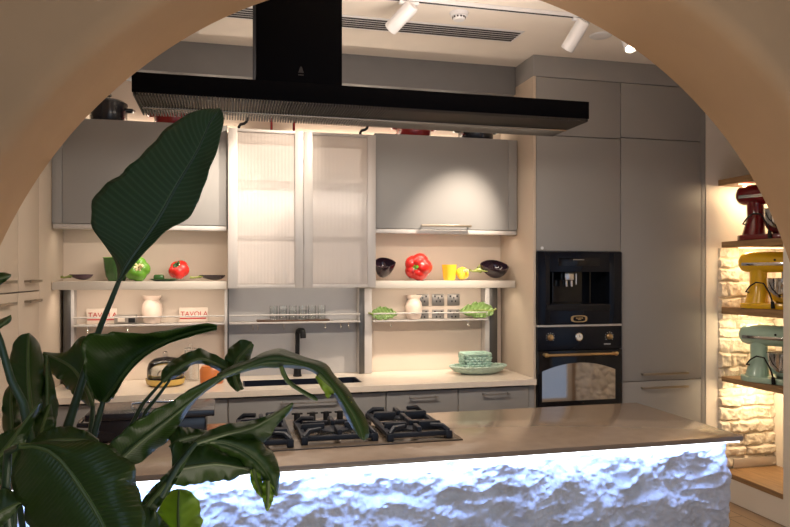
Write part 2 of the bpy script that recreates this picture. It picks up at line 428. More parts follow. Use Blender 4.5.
# oak shelves of the niche
for i, (z1, z0, lab, lit) in enumerate([
        (2.18, 2.14, 'topmost oak shelf of the wall niche, empty, above the dark red mixer', 1),
        (1.767, 1.727, 'oak niche shelf carrying the dark red stand mixer', 1),
        (1.335, 1.290, 'oak niche shelf carrying the yellow stand mixer', 1),
        (.874, .842, 'lowest oak niche shelf, under the mint green stand mixer', 1)]):
    t = thing('niche_shelf', lab, 'shelf', (3.42, 3.69, z0), 'oak shelves in the stone niche')
    MB().box(NX0+.001, NX1-.002, NY0+.002, NY1-.004 if z0 > 1.8 else NY1-.036, z0, z1, .002).build('board', M['wood'], t)
    s = MB().box(3.24, 3.58, 3.80, 3.825, z0-.008, z0-.0005, .001).build('led_strip', M['led_warm'], t)
    s['label'] = 'glowing warm light strip'
o = tag(MB().box(NX0-.002, NX1-.002, NY0+.002, NY1-.036, NZ0-.034, NZ0, .002).build('niche_sill', M['wood'], loc=(3.42, 3.69, NZ0-.034)),
        'oak sill board forming the bottom of the stone niche', 'shelf')

# ------------------------------------------------------------------ handles
def bar_handle_x(parent, x0, x1, y, z, m=None, h=.014, name='handle'):
    mb = MB().box(x0, x1, y-.034, y-.024, z-h/2, z+h/2, .002)
    for xx in (x0+.012, x1-.012): mb.box(xx-.005, xx+.005, y-.026, y, z-.005, z+.005)
    return mb.build(name, m or M['bronze'], parent)
# ------------------------------------------------------------------ tall units
YT = 3.97
t = thing('tall_cabinet', 'tall taupe cabinet column that houses the coffee machine and oven', 'cabinet', (2.18, 4.24, FZ))
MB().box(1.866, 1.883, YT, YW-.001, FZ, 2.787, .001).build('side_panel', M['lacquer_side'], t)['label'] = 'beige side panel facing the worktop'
mb = MB().box(2.4725, 2.4745, YT+.022, YW-.001, FZ, 2.787).box(1.884, 2.472, YW-.02, YW-.001, FZ, 2.787)
for z in (2.417, 1.694, 1.226, .62, FZ+.09): mb.box(1.884, 2.472, YT+.024, YW-.02, z-.0 if z < 1 else z, z+.004)
mb.build('carcass', M['carcass'], t)
for z0, z1 in ((2.424, 2.783), (1.698, 2.419), (FZ+.09, .622)):
    MB().box(1.886, 2.4715, YT, YT+.02, z0, z1, .0015).build('door' if z0 > .5 else 'drawer_front', M['lacquer'], t)
MB().box(1.886, 2.472, YT+.05, YT+.07, FZ, FZ+.088).build('plinth', M['carcass'], t)
o = MB().lathe([(0, 0), (.010, 0), (.010, .002), (0, .002)], (1.925, YT, 1.715), 20, rot('X', 90)).build('sticker', M['white_plastic'], t)
o['label'] = 'small pale round sticker on the door corner'
t = thing('tall_cabinet', 'tall taupe cabinet with two bar handles, right of the oven column', 'cabinet', (2.8, 4.24, FZ))
MB().box(2.4755, 3.11, YT+.022, YW-.001, FZ+.09, 2.787).build('carcass', M['carcass'], t)
for z0, z1 in ((2.434, 2.783), (.861, 2.429), (FZ+.09, .855)):
    d = MB().box(2.476, 3.071, YT, YT+.02, z0, z1, .0015).build('door' if z1 > 1 else 'drawer_front', M['lacquer'], t)
    if z0 == .861: bar_handle_x(d, 2.615, 2.958, YT, .904)
    if z1 == .855: bar_handle_x(d, 2.615, 2.958, YT, .816)
MB().box(3.074, 3.11, YT+.004, YT+.021, FZ, 2.787, .001).build('filler_strip', M['lacquer'], t)
MB().box(2.476, 3.073, YT+.05, YT+.07, FZ, FZ+.088).build('plinth', M['carcass'], t)
# left run, seen almost edge-on
XL = -.94
def left_unit(y0, y1, lab, h0, h1):
    t = thing('tall_cabinet', lab, 'cabinet', (-1.25, (y0+y1)/2, FZ))
    MB().box(-1.555, XL-.022, y0, y1, FZ+.001, CEIL-.002).build('carcass', M['carcass'], t)
    for z0, z1, hz in ((1.469, CEIL-.02, 1.517), (FZ+.09, 1.463, 1.419)):
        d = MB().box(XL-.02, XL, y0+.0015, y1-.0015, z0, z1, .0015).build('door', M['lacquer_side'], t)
        mb = MB().box(XL+.024, XL+.034, h0, h1, hz-.007, hz+.007, .002)
        for yy in (h0+.012, h1-.012): mb.box(XL, XL+.026, yy-.005, yy+.005, hz-.005, hz+.005)
        mb.build('handle', M['bronze'], d)
left_unit(2.96, 3.571, 'beige tall cabinet at the left edge, nearer of the two behind the plant', 3.16, 3.43)
left_unit(3.572, 3.95, 'narrow beige tall cabinet at left, next to the corner panel', 3.66, 3.87)
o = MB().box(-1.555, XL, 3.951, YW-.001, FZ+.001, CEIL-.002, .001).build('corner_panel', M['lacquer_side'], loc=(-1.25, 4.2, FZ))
tag(o, 'plain beige corner panel between left tall cabinets and wall shelves', 'panel')

# ------------------------------------------------------------------ coffee machine and oven
YA = 3.952
t = thing('coffee_machine', 'blue-black built-in coffee machine with lit spout recess above the oven', 'coffee machine', (2.18, YA, 1.232))
def P(u, v, y=YA): return onY(u, v, y)
a = P(550, 272); b = P(609.5, 303.5)
fx0, fx1, fz0, fz1 = 1.886, 2.471, 1.236, 1.692
mb = MB().box(fx0, a.x, YA, YA+.035, fz0, fz1, .002).box(b.x, fx1, YA, YA+.035, fz0, fz1, .002)
mb.box(a.x-.001, b.x+.001, YA, YA+.035, a.z, fz1, .002).box(a.x-.001, b.x+.001, YA, YA+.035, fz0, b.z, .002)
mb.build('front_panel', M['navy_black'], t)
mb = MB().box(a.x-.004, b.x+.004, YA+.16, YA+.17, b.z-.004, a.z+.004).box(a.x-.006, a.x-.001, YA+.03, YA+.17, b.z-.004, a.z+.004).box(b.x+.001, b.x+.006, YA+.03, YA+.17, b.z-.004, a.z+.004)
mb.box(a.x-.004, b.x+.004, YA+.03, YA+.17, a.z+.001, a.z+.006).box(a.x-.004, b.x+.004, YA+.03, YA+.17, b.z-.006, b.z-.001)
for fx in (.18, .82): mb.box(a.x+(b.x-a.x)*fx-.004, a.x+(b.x-a.x)*fx+.004, YA+.11, YA+.16, b.z, a.z)
mb.build('recess', M['black_glass'], t)
c = P(573.5, 279); mb = MB().box(c.x-.032, c.x+.032, YA+.05, YA+.11, c.z-.008, a.z, .006)
mb.box(c.x-.026, c.x-.010, YA+.055, YA+.09, c.z-.05, c.z-.008, .004).box(c.x+.010, c.x+.026, YA+.055, YA+.09, c.z-.05, c.z-.008, .004)
mb.build('coffee_spout', M['steel'], t)
c2 = P(581.5, 280); MB().tube([(c2.x, YA+.07, c2.z+.04), (c2.x, YA+.07, c2.z-.03)], .006).build('milk_pipe', M['steel'], t)
p0 = P(558.5, 266); p1 = P(600, 258); MB().box(p0.x, p1.x, YA-.002, YA+.001, p0.z, p1.z, .0008).build('display', M['black_glass'], t)
p0 = P(573, 260.2); p1 = P(584, 259.2); MB().box(p0.x, p1.x, YA-.003, YA-.0015, p0.z, p1.z).build('display_mark', M['tin'], t)
p0 = P(547, 311); p1 = P(610, 304.5); MB().box(p0.x, p1.x, YA-.006, YA+.001, p0.z, p1.z, .002).build('drip_tray', M['black_matt'], t)
def badge(parent, u0, v0, u1, v1):
    p0, p1 = P(u0, v1), P(u1, v0); cx, cz = (p0.x+p1.x)/2, (p0.z+p1.z)/2; rx, rz = (p1.x-p0.x)/2, (p1.z-p0.z)/2
    def oval(k): return [(cx+math.copysign(abs(math.cos(q))**.6, math.cos(q))*rx*k, cz+math.copysign(abs(math.sin(q))**.6, math.sin(q))*rz*k) for q in [2*PI*i/28 for i in range(28)]]
    g = MB().prism(oval(1), 'y', YA-.005, YA+.001).build('badge', M['gold'], parent)
    MB().prism(oval(.74), 'y', YA-.0065, YA-.004).build('badge_plate', M['black_glass'], g)
    mb = MB()
    for i in range(5): mb.box(cx-rx*.42+i*rx*.18, cx-rx*.42+i*rx*.18+rx*.11, YA-.0075, YA-.006, cz+.001, cz+rz*.34)
    mb.box(cx-rx*.2, cx+rx*.2, YA-.0075, YA-.006, cz-rz*.3, cz-rz*.15)
    mb.build('badge_lettering', M['gold'], g)
badge(t, 570.8, 315.2, 587, 322.3)
# oven
t = thing('oven', 'blue-black built-in oven with brass handle and arched window', 'oven', (2.18, YA, .626))
MB().box(fx0, fx1, YA+.03, YA+.5, .63, 1.225).build('body', M['black_matt'], t)
zc = P(577, 350).z
MB().box(fx0, fx1, YA, YA+.032, zc+.002, 1.222, .002).build('control_panel', M['navy_black'], t)
MB().box(fx0, fx1, YA-.003, YA+.03, 1.2225, 1.2335, .001).build('top_strip', M['alu'], t)
d = MB().box(fx0, fx1, YA-.004, YA+.032, .632, zc-.002, .002).build('door', M['black_glass'], t)
p0 = P(541.7, 402); p1 = P(614.8, 369); pc = P(578, 362.5)
pts = [(p0.x, p0.z), (p1.x, p0.z), (p1.x, p1.z)]
for i in range(1, 16):
    s = i/16; x = p1.x+(p0.x-p1.x)*s; pts.append((x, p1.z+(pc.z-p1.z)*(1-(2*s-1)**2)))
pts.append((p0.x, p1.z))
MB().prism(pts, 'y', YA-.006, YA-.003).build('door_window', M['oven_glass'], d)['label'] = 'mirror-like arched oven window'
h0 = P(545, 355.5, YA-.04); h1 = P(618, 353.2, YA-.04); hz = h0.z
mb = MB().tube([(h0.x, YA-.04, hz), (h1.x, YA-.04, hz)], .009, 14)
for x in (h0.x+.012, h1.x-.012): mb.tube([(x, YA-.04, hz), (x, YA, hz)], .010, 12).ball((x, YA-.04, hz), .015, seg=14, rings=8)
mb.build('door_handle', M['gold'], d)
for u, v, nm in ((550.3, 337.5), (609.3, 336.5)) and ((550.3, 337.5, 'knob'), (609.3, 336.5, 'knob')):
    p = P(u, v); k = MB().lathe([(0, 0), (.019, 0), (.018, .008), (.013, .012), (.012, .024), (0, .025)], (p.x, YA, p.z), 24, rot('X', 90)).build(nm, M['gold'], t)
    MB().box(p.x-.003, p.x+.003, YA-.031, YA-.02, p.z-.014, p.z+.014, .001).build('knob_grip', M['gold'], k)
    mb = MB()
    for i in range(9):
        q = math.radians(-130+i*32+90); mb.box(p.x+.028*math.cos(q)-.002, p.x+.028*math.cos(q)+.002, YA-.0012, YA+.001, p.z+.028*math.sin(q)-.002, p.z+.028*math.sin(q)+.002)
    mb.build('dial_marks', M['white_face'], t)
p = P(578.7, 336.8); k = MB().lathe([(0, 0), (.026, 0), (.026, .006), (.022, .009), (0, .009)], (p.x, YA, p.z), 28, rot('X', 90)).build('clock', M['steel'], t)
MB().lathe([(0, 0), (.021, 0), (.021, .001), (0, .001)], (p.x, YA-.009, p.z), 28, rot('X', 90)).build('clock_face', M['white_face'], k)
MB().box(p.x-.001, p.x+.001, YA-.0115, YA-.010, p.z, p.z+.015).box(p.x, p.x+.011, YA-.0115, YA-.010, p.z-.001, p.z+.001).build('clock_hands', M['black_matt'], k)
mb = MB(); q = P(604, 344)
for i in range(6): mb.box(q.x+i*.008, q.x+i*.008+.005, YA-.0012, YA+.001, q.z-.003, q.z+.003)
mb.build('small_lettering', M['white_face'], t)

# ------------------------------------------------------------------ base run
YB = 3.955
cuts = [(-.938, -.45, 'plain taupe base cabinet in the left corner behind the plant', None),
        (-.448, .016, 'taupe base cabinet behind the black roasting pan', None),
        (.019, .919, 'wide taupe base cabinet under the black sink', (.304, .642)),
        (.922, 1.366, 'taupe base drawer cabinet just right of the sink', (1.055, 1.235)),
        (1.369, 1.828, 'taupe base drawer cabinet beside the tall oven column', (1.515, 1.692))]
for x0, x1, lab, hd in cuts:
    t = thing('base_cabinet', lab, 'cabinet', ((x0+x1)/2, 4.2, FZ), 'base cabinets along the back wall')
    mb = MB().box(x0, x0+.016, YB+.022, YW-.02, FZ+.1, .868).box(x1-.016, x1, YB+.022, YW-.02, FZ+.1, .868).box(x0, x1, YB+.022, YW-.02, FZ+.1, FZ+.116)
    mb.box(x0, x1, YW-.036, YW-.02, FZ+.1, .868)
    mb.build('carcass', M['carcass'], t)
    d = MB().box(x0+.0015, x1-.0015, YB, YB+.02, .645, .856, .0015).build('drawer_front', M['lacquer'], t)
    d2 = MB().box(x0+.0015, x1-.0015, YB, YB+.02, FZ+.1, .641, .0015).build('door', M['lacquer'], t)
    if hd: bar_handle_x(d, hd[0], hd[1], YB, .822, M['handle_grey'], h=.008)
    MB().box(x0, x1, YB+.06, YB+.08, FZ+.001, FZ+.099).build('plinth', M['carcass'], t)
o = MB().box(1.831, 1.864, YB, YW-.02, FZ+.001, .868, .001).build('filler_panel', M['lacquer'], loc=(1.85, 4.2, FZ))
tag(o, 'narrow taupe filler strip closing the base run against the oven column', 'panel')
# worktop with sink cut-out
sx0, sx1, sy0, sy1 = .105, .80, 4.062, 4.305
mb = MB().box(-.938, sx0, 3.92, 4.484, .870, .905, .0015).box(sx1, 1.864, 3.92, 4.484, .870, .905, .0015).box(sx0-.002, sx1+.002, 3.92, sy0, .870, .905, .0015).box(sx0-.002, sx1+.002, sy1, 4.484, .870, .905, .0015)
tag(mb.build('worktop', M['counter'], loc=(.46, 4.2, .87), smooth=False), 'long cream stone worktop along the back wall', 'worktop')
t = thing('sink', 'black undermounted sink in the cream worktop', 'sink', (.45, 4.18, .70))
mb = MB().box(sx0+.001, sx0+.010, sy0+.001, sy1-.001, .70, .903).box(sx1-.010, sx1-.001, sy0+.001, sy1-.001, .70, .903).box(sx0+.001, sx1-.001, sy0+.001, sy0+.010, .70, .903).box(sx0+.001, sx1-.001, sy1-.010, sy1-.001, .70, .903).box(sx0+.001, sx1-.001, sy0+.001, sy1-.001, .70, .709)
mb.build('basin', M['sink'], t)
MB().lathe([(0, 0), (.035, 0), (.035, .003), (.02, .004), (0, .003)], (.45, 4.18, .7095), 24).build('drain', M['steel'], t)
t = thing('tap', 'matt black kitchen tap standing behind the sink', 'tap', (.447, 4.40, .905))
MB().lathe([(0, 0), (.027, 0), (.027, .01), (.024, .013), (.022, .07), (0, .071)], (.447, 4.40, .9052), 24).build('base', M['black_matt'], t)
MB().tube([(.447, 4.40, .97), (.447, 4.40, 1.10), (.447, 4.40, 1.175), (.450, 4.394, 1.192), (.458, 4.38, 1.197), (.476, 4.348, 1.197)], [.015, .014, .014, .015, .017, .017], 14).build('spout', M['black_matt'], t)
MB().tube([(.474, 4.352, 1.197), (.477, 4.346, 1.172), (.478, 4.344, 1.150)], [.018, .020, .018], 14).build('spray_head', M['black_matt'], t)
MB().tube([(.447, 4.40, .95), (.50, 4.39, .962)], [.008, .006], 10).build('lever', M['black_matt'], t)

# ------------------------------------------------------------------ wall cabinets
def wall_cab(lab, x0, x1, s0, s1, hd):
    t = thing('wall_cabinet', lab, 'cabinet', ((x0+x1)/2, 4.35, 1.83), 'lift-up wall cabinets')
    MB().box(min(x0, s0), max(x1, s1), 4.222, YW-.001, 1.836, 2.425).build('carcass', M['carcass'], t)
    d = MB().box(x0+.001, x1-.001, 4.20, 4.22, 1.838, 2.43, .002).build('door', M['lacquer'], t)
    MB().box(s0+.001, s1-.001, 4.203, 4.221, 1.838, 2.428, .001).build('filler_strip', M['lacquer'], t)
    MB().box(min(x0, s0)+.004, max(x1, s1)-.004, 4.204, 4.26, 1.808, 1.8355, .003).build('light_profile', M['alu'], t)
    if hd: bar_handle_x(d, hd[0], hd[1], 4.20, 1.858, M['bronze'], h=.014)
wall_cab('taupe wall cabinet at left without handle, behind the big leaf', -.884, .016, -.938, -.884, None)
wall_cab('taupe wall cabinet with bar handle above the red pepper', .905, 1.797, 1.797, 1.860, (1.198, 1.532))
# glass cabinet
t = thing('glass_cabinet', 'double-door display cabinet with reeded glass panes in pale metal frames', 'cabinet', (.458, 4.33, 1.472))
mb = MB().box(.018, .030, 4.178, YW-.001, 1.472, 2.405).box(.888, .900, 4.178, YW-.001, 1.472, 2.405).box(.030, .888, 4.178, YW-.001, 2.393, 2.405).box(.030, .888, 4.178, YW-.001, 1.472, 1.484).box(.030, .888, YW-.010, YW-.001, 1.484, 2.393)
mb.build('carcass', M['white_wall'], t)
for z in (2.105, 1.772): MB().box(.031, .887, 4.20, YW-.011, z, z+.008, .001).build('glass_shelf', M['glass'], t)
for x0, x1, g0, g1 in ((.018, .458, .072, .407), (.460, .901, .513, .850)):
    mb = MB().box(x0, g0, 4.15, 4.176, 1.470, 2.407, .0015).box(g1, x1, 4.15, 4.176, 1.470, 2.407, .0015).box(g0, g1, 4.15, 4.176, 2.390, 2.407, .0015).box(g0, g1, 4.15, 4.176, 1.470, 1.490, .0015)
    d = mb.build('door_frame', M['alu'], t)
    MB().box(g0-.001, g1+.001, 4.160, 4.165, 1.489, 2.391).build('glass_pane', M['reeded'], d)
# glassware inside
def tumbler_mesh(r, h, c, r2=None):
    r2 = r2 or r*1.05
    return MB().lathe([(0, 0), (r*.92, 0), (r, .004), (r2, h), (r2-.0022, h), (r-.0025, .010), (0, .009)], c, 20)
def bowl_prof(r, h, th=.004):
    out = [(0, 0), (r*.45, 0), (r*.75, h*.35), (r*.95, h*.75), (r, h)]
    inn = [(r-th, h), (r*.95-th, h*.75), (r*.75-th, h*.38), (r*.42, th), (0, th)]
    return out+inn
k = 0
bowl_spots = [(.14, 2.1135), (.24, 2.1135), (.60, 2.1135), (.72, 2.1135), (.20, 1.7805), (.34, 1.7805), (.56, 1.7805), (.70, 1.7805), (.18, 1.4845), (.34, 1.4845), (.62, 1.4845), (.76, 1.4845)]
lv = {2.1135: 'top', 1.7805: 'middle', 1.4845: 'bottom'}
for x, z in bowl_spots:
    big = z == 1.7805
    o = MB().lathe(bowl_prof(.048 if not big else .042, .075 if not big else .05), (x, 4.33, z), 24).build('glass_bowl', M['steel' if z == 1.4845 else 'glass'] if False else M['glass'], loc=(x, 4.33, z))
    side = 'left' if x < .46 else 'right'
    first = x in (.14, .60, .20, .56, .18, .62)
    tag(o, f'blurred glass bowl on the {lv[z]} level behind the {side} reeded pane, {"left" if first else "right"} of its pair', 'bowl', 'glass bowls in the display cabinet')

# thick wall shelves
for x0, x1, lab in ((-.936, .0165, 'thick pale shelf at left holding the green pepper and aubergine dishes'), (.903, 1.846, 'thick pale shelf at right holding the red and yellow peppers')):
    o = MB().box(x0, x1, 4.20, YW-.001, 1.463, 1.510, .002).build('wall_shelf', mat('shelf_lacquer', (.56, .51, .45), .4), loc=((x0+x1)/2, 4.35, 1.463)); tag(o, lab, 'shelf')
# upright posts
for x0, x1, d0, d1, lab in ((-.918, -.862, -.918, -.878, 'upright metal post at the left corner under the thick shelf'),
                            (-.002, .026, .016, .026, 'slim metal post between left shelf bay and sink bay'),
                            (.845, .930, .845, .880, 'metal post with dark channel between sink bay and right bay'),
                            (1.715, 1.800, 1.745, 1.800, 'metal post with dark channel at the right end of the bays')):
    t = thing('upright_post', lab, 'post', ((x0+x1)/2, 4.44, .906), 'upright posts of the back wall')
    MB().box(x0, x1, 4.40, 4.484, .9065, 1.461, .002).build('profile', M['alu'], t)
    MB().box(d0, d1, 4.394, 4.401, .908, 1.460, .001).build('channel', M['alu_dark'], t)
# rail shelves
def rail_shelf(x0, x1, lab):
    t = thing('rail_shelf', lab, 'shelf', ((x0+x1)/2, 4.42, 1.243), 'thin rail shelves over the worktop')
    MB().box(x0, x1, 4.352, 4.484, 1.243, 1.2535, .0015).build('board', M['alu'], t)
    mb = MB().tube([(x0, 4.358, 1.297), (x1, 4.358, 1.297)], .0045, 10)
    mb.build('rail', M['alu'], t)
    mb = MB()
    for x in (x0+.004, x1-.004): mb.box(x-.0012, x+.0012, 4.356, 4.360, 1.2535, 1.297)
    mb.build('rail_bracket', M['alu'], t)
    return t
tL = rail_shelf(-.860, -.0035, 'thin metal rail shelf on the left holding the lettered cards and pale vase')
tM = rail_shelf(.0275, .8435, 'thin metal rail shelf over the sink holding six tumblers')
tR = rail_shelf(.9315, 1.7135, 'thin metal rail shelf on the right holding two green leaf dishes')
def hook(parent, x):
    MB().tube([(x, 4.37, 1.2435), (x, 4.37, 1.215), (x, 4.362, 1.205), (x, 4.352, 1.21), (x, 4.350, 1.222)], .003, 8).build('hook', M['steel'], parent)
for x in (.17, .20, .36, .62, .72, .77): hook(tM, x)
for x in (1.05, 1.58): hook(tR, x)
for x in (-.78, -.56): hook(tL, x)
# objects on the rail shelves
RS = 1.254
for x0, lab in ((-.800, 'cream card lettered TAVOLA in red, nearest the left corner'), (-.272, 'cream card lettered TAVOLA in red, right of the pale vase')):
    t = thing('lettered_card', lab, 'card', (x0+.08, 4.45, RS), 'lettered cards on the rail shelf')
    MB().box(x0, x0+.168, 4.44, 4.448, RS, 1.345, .001).build('card', M['paper'], t)
    text_mesh('TAVOLA', .042, M['red_ink'], t, (x0+.008, 4.4392, 1.293), 'lettering')
    MB().box(x0+.004, x0+.160, 4.4375, 4.4395, 1.276, 1.283).build('underline', M['red_ink'], t)
t = thing('storage_tin', 'small dark grey tin between the lettered card and the left vase', 'tin', (-.577, 4.42, RS))
MB().box(-.640, -.515, 4.395, 4.46, RS, 1.307, .004).build('body', M['tin'], t)
MB().box(-.620, -.580, 4.392, 4.396, 1.268, 1.292, .001).build('tin_label', M['paper'], t)
MB().box(-.560, -.522, 4.392, 4.396, 1.262, 1.29, .001).build('dark_panel', M['black_matt'], t)
def vase(c, s, lab):
    prof = [(0, 0), (.040, 0), (.047, .006), (.058, .05), (.060, .085), (.054, .118), (.042, .134), (.041, .142), (.052, .158), (.055, .168), (.050, .168), (.038, .146), (.036, .13), (.048, .10), (.045, .03), (0, .02)]
    o = MB().lathe([(r*s, z*s) for r, z in prof], c, 36).build('vase', M['vase'], loc=c); tag(o, lab, 'vase', 'pale ceramic vases')
vase((-.428, 4.42, RS), 1.0, 'pale pink ceramic vase on the left rail shelf')
vase((1.217, 4.42, RS), .95, 'pale pink ceramic vase on the right rail shelf by the sockets')
o = MB().box(.195, .650, 4.37, 4.46, RS, RS+.010, .002).build('serving_board', M['wood_dark'], loc=(.42, 4.415, RS)); tag(o, 'long dark wooden board under the six tumblers', 'board')
tum = None
order = ['leftmost of the six clear tumblers on the dark board', 'second from left of the six clear tumblers', 'third from left of the six clear tumblers', 'fourth from left of the six clear tumblers', 'fifth from left of the six clear tumblers', 'rightmost of the six clear tumblers on the dark board']
for i, u in enumerate((273.6, 283, 292.7, 302.6, 312, 321.6)):
    x = onY(u, 310, 4.415).x
    if tum is None:
        tum = tumbler_mesh(.023, .088, (x, 4.415, RS+.0105)).build('tumbler', M['glass'], loc=(x, 4.415, RS+.0105)); o = tum
    else:
        o = tum.copy(); C.objects.link(o); o.location = (x, 4.415, RS+.0105)
    tag(o, order[i], 'glass', 'clear tumblers over the sink')
# sockets
names = {(0, 0): 'upper socket half hidden behind the right vase', (1, 0): 'upper middle chrome wall socket', (2, 0): 'upper right chrome wall socket',
         (0, 1): 'lower socket half hidden behind the right vase', (1, 1): 'lower middle chrome wall socket behind the rail', (2, 1): 'lower right chrome wall socket behind the rail'}
for i in range(3):
    for j in range(2):
        x = 1.295+i*.110; z = 1.378-j*.105
        t = thing('wall_socket', names[(i, j)], 'socket', (x, 4.485, z), 'chrome wall sockets')
        MB().box(x-.043, x+.043, 4.476, 4.4848, z-.040, z+.040, .003).build('plate', M['socket'], t)
        mb = MB()
        for dx, dz in ((-.013, -.010), (.013, -.010), (0, .014)): mb.box(x+dx-.004, x+dx+.004, 4.4735, 4.4765, z+dz-.006, z+dz+.006)
        mb.box(x-.030, x-.018, 4.474, 4.4765, z+.018, z+.03).box(x+.018, x+.030, 4.474, 4.4765, z+.018, z+.03)
        mb.build('socket_holes', M['black_matt'], t)
# leaf dishes, leaning on the wall
def leaf_dish(x0, x1, z0, h, lab, flip, seed):
    t = thing('leaf_dish', lab, 'dish', ((x0+x1)/2, 4.43, z0), 'green leaf dishes')
    L = x1-x0; n, m = 36, 14
    def pt(i, j):
        s = i/n; q = 2*j/m-1
        wdt = h*.5*(math.sin(PI*min(1, s**.75))**.7+.06)*(1+.10*math.sin(s*26)+.05*math.sin(s*57+seed))
        x = x0+L*s if not flip else x1-L*s
        zz = z0+h*.5+q*wdt+h*.06*math.sin(s*PI)
        zz = max(zz, z0+.004)
        yy = 4.372+.016*(zz-z0)/h + .010*(1-q*q)*math.sin(PI*s)-.004*math.sin(s*40)*abs(q) + .003*math.cos(s*44+q*6)
        return Vector((x, yy, zz))
    mb = MB(); mb.grid(n+1, m+1, pt); o = mb.build('blade', M['green_leaf_dish'], t)
    s = o.modifiers.new('thick', 'SOLIDIFY'); s.thickness = .005
    xb = x1 if flip else x0; sg = 1 if flip else -1
    mid = [(x0+L*q if not flip else x1-L*q, 4.372+.006+.008*math.sin(PI*q), z0+h*.5+h*.06*math.sin(q*PI)) for q in (.02, .25, .5, .75, .95)]
    MB().tube([(xb+sg*.022, 4.382, z0+h*.62), (xb, 4.386, z0+h*.52)]+mid, [.006, .006, .006, .005, .004, .003, .002], 8).build('midrib', M['stem_green'], t)
leaf_dish(.925, 1.095, RS, .078, 'small green cabbage-leaf dish at the left of the right rail shelf', False, 1)
leaf_dish(1.525, 1.765, RS, .102, 'large green cabbage-leaf dish at the right end of the rail shelf', True, 4)

# ------------------------------------------------------------------ ceramic vegetables on the thick shelves
SZ = 1.5105
def pepper(name, c, r, h, m, lab, cat='pepper dish', tilt=0, stemm=None, axis='X', turn=0):
    t = thing(name, lab, cat, (c[0], c[1], SZ), 'ceramic vegetable dishes')
    mt = rot('Z', turn) @ rot(axis, tilt)
    def rf(v):
        a = math.atan2(v.y, v.x); lob = .90+.13*abs(math.cos(2.5*a)); rr = math.hypot(v.x, v.y)
        dip = 1-.30*math.exp(-(rr/.34)**2)*(1 if v.z > 0 else .5)
        return (lob*rr+(1-rr)*1.0)*dip*(1+.05*v.z)
    MB().ball(c, (r, r, h), mt, 40, 24, rf).build('body', m, t)
    top = Vector(c)+mt @ Vector((0, 0, h*.66)); q = Vector(c)+mt @ Vector((.01, .004, h*1.02)); q2 = Vector(c)+mt @ Vector((.022, .006, h*1.22))
    mb = MB().tube([top, q, q2], [.010, .007, .009], 10)
    for i in range(6):
        a = 2*PI*i/6; mb.tube([top+mt @ Vector((0, 0, .006)), top+mt @ Vector((math.cos(a)*r*.28, math.sin(a)*r*.28, .012)), top+mt @ Vector((math.cos(a)*r*.42, math.sin(a)*r*.42, .008))], [.009, .007, .002], 8)
    mb.build('stem', stemm or M['stem_green'], t); return t
def aubergine(name, x0, x1, y, h, lab, m, stem_left=True, tilt=0, turn=0, stem=True):
    t = thing(name, lab, 'dish', ((x0+x1)/2, y, SZ), 'ceramic vegetable dishes')
    L = x1-x0; n, k = 30, 20; R = h*.5; mt = rot('Z', turn) @ rot('X', tilt); cen = Vector(((x0+x1)/2, y, SZ+h*.5))
    body0, body1 = (-L/2+L*.26, L/2) if stem_left else (-L/2, L/2-L*.26)
    def rad(s): return (math.sin(PI*min(1, max(0, s)))**.55)*(.62+.38*(s if stem_left else 1-s))
    def shell(inner):
        def f(i, j):
            s = .002+.996*i/n; a = PI+PI*j/k; r = rad(s)*(1-.10*inner)
            ry = max(h*.9, .052)
            return cen+mt @ Vector((body0+(body1-body0)*(s if not inner else .04+.92*s), math.cos(a)*ry*r, math.sin(a)*h*r*.96+h*.46))
        return f
    mb = MB(); mb.grid(n+1, k+1, shell(0)); mb.grid(n+1, k+1, shell(1))
    # rim joining outer and inner shells
    for e in (0, k):
        mb.grid(n+1, 2, lambda i, j, e=e: shell(j)(i, e))
    mb.build('body', m, t)
    if not stem: return t
    sx = body0 if stem_left else body1; sg = -1 if stem_left else 1
    def W(x, yy, z): return cen+mt @ Vector((x, yy, z))
    mb = MB().tube([W(sx-sg*.012, 0, h*.1), W(sx+sg*L*.04, 0, h*.12), W(sx+sg*L*.16, .004, h*.02), W(sx+sg*L*.25, .006, h*.10)], [h*.17, h*.14, .006, .008], 12)
    for a in (-1, 0, 1): mb.tube([W(sx+sg*.004, a*h*.2, h*.2), W(sx-sg*.015, a*h*.34, h*.22), W(sx-sg*.03, a*h*.5, h*.28)], [.006, .005, .002], 8)
    mb.build('stem', M['stem_green'], t); return t
aubergine('aubergine_dish', -.918, -.742, 4.32, .042, 'plum aubergine dish with yellow-green stem at the left end of the left shelf', M['aubergine_plum'])
# green halved pepper cup
t = thing('pepper_cup', 'open green pepper-shaped cup partly behind the leaf stalk', 'cup', (-.622, 4.375, SZ), 'ceramic vegetable dishes')
pr = [(0, 0), (.045, .001), (.060, .03), (.068, .08), (.074, .138), (.069, .138), (.063, .08), (.055, .035), (0, .012)]
MB().lathe(pr, (-.622, 4.375, SZ), 40, rfun=lambda a, i: .92+.12*abs(math.cos(2.5*a+.4))).build('cup', M['green_dark'], t)
MB().lathe([(.066, .1375), (.0765, .137), (.0765, .141), (.066, .1415)], (-.622, 4.375, SZ), 40, rfun=lambda a, i: .92+.12*abs(math.cos(2.5*a+.4))).build('rim', M['green'], t)
pepper('green_pepper', (-.497, 4.268, SZ+.070), .074, .072, M['green'], 'whole green ceramic pepper lying on its side behind the leaf stalk', tilt=80, turn=12, stemm=M['cream_glaze'])
t = thing('leaf_plate', 'small dark green plate holding the leaning red tomato', 'plate', (-.345, 4.255, SZ), 'ceramic vegetable dishes')
MB().lathe([(0, 0), (.05, 0), (.085, .012), (.087, .015), (.05, .005), (0, .004)], (-.345, 4.255, SZ), 32, sy=.7, rfun=lambda a, i: 1+.05*math.sin(7*a)).build('plate', M['green_dark'], t)
MB().box(-.405, -.345, 4.245, 4.29, SZ+.006, SZ+.040, .012).build('green_lump', M['green_dark'], t)
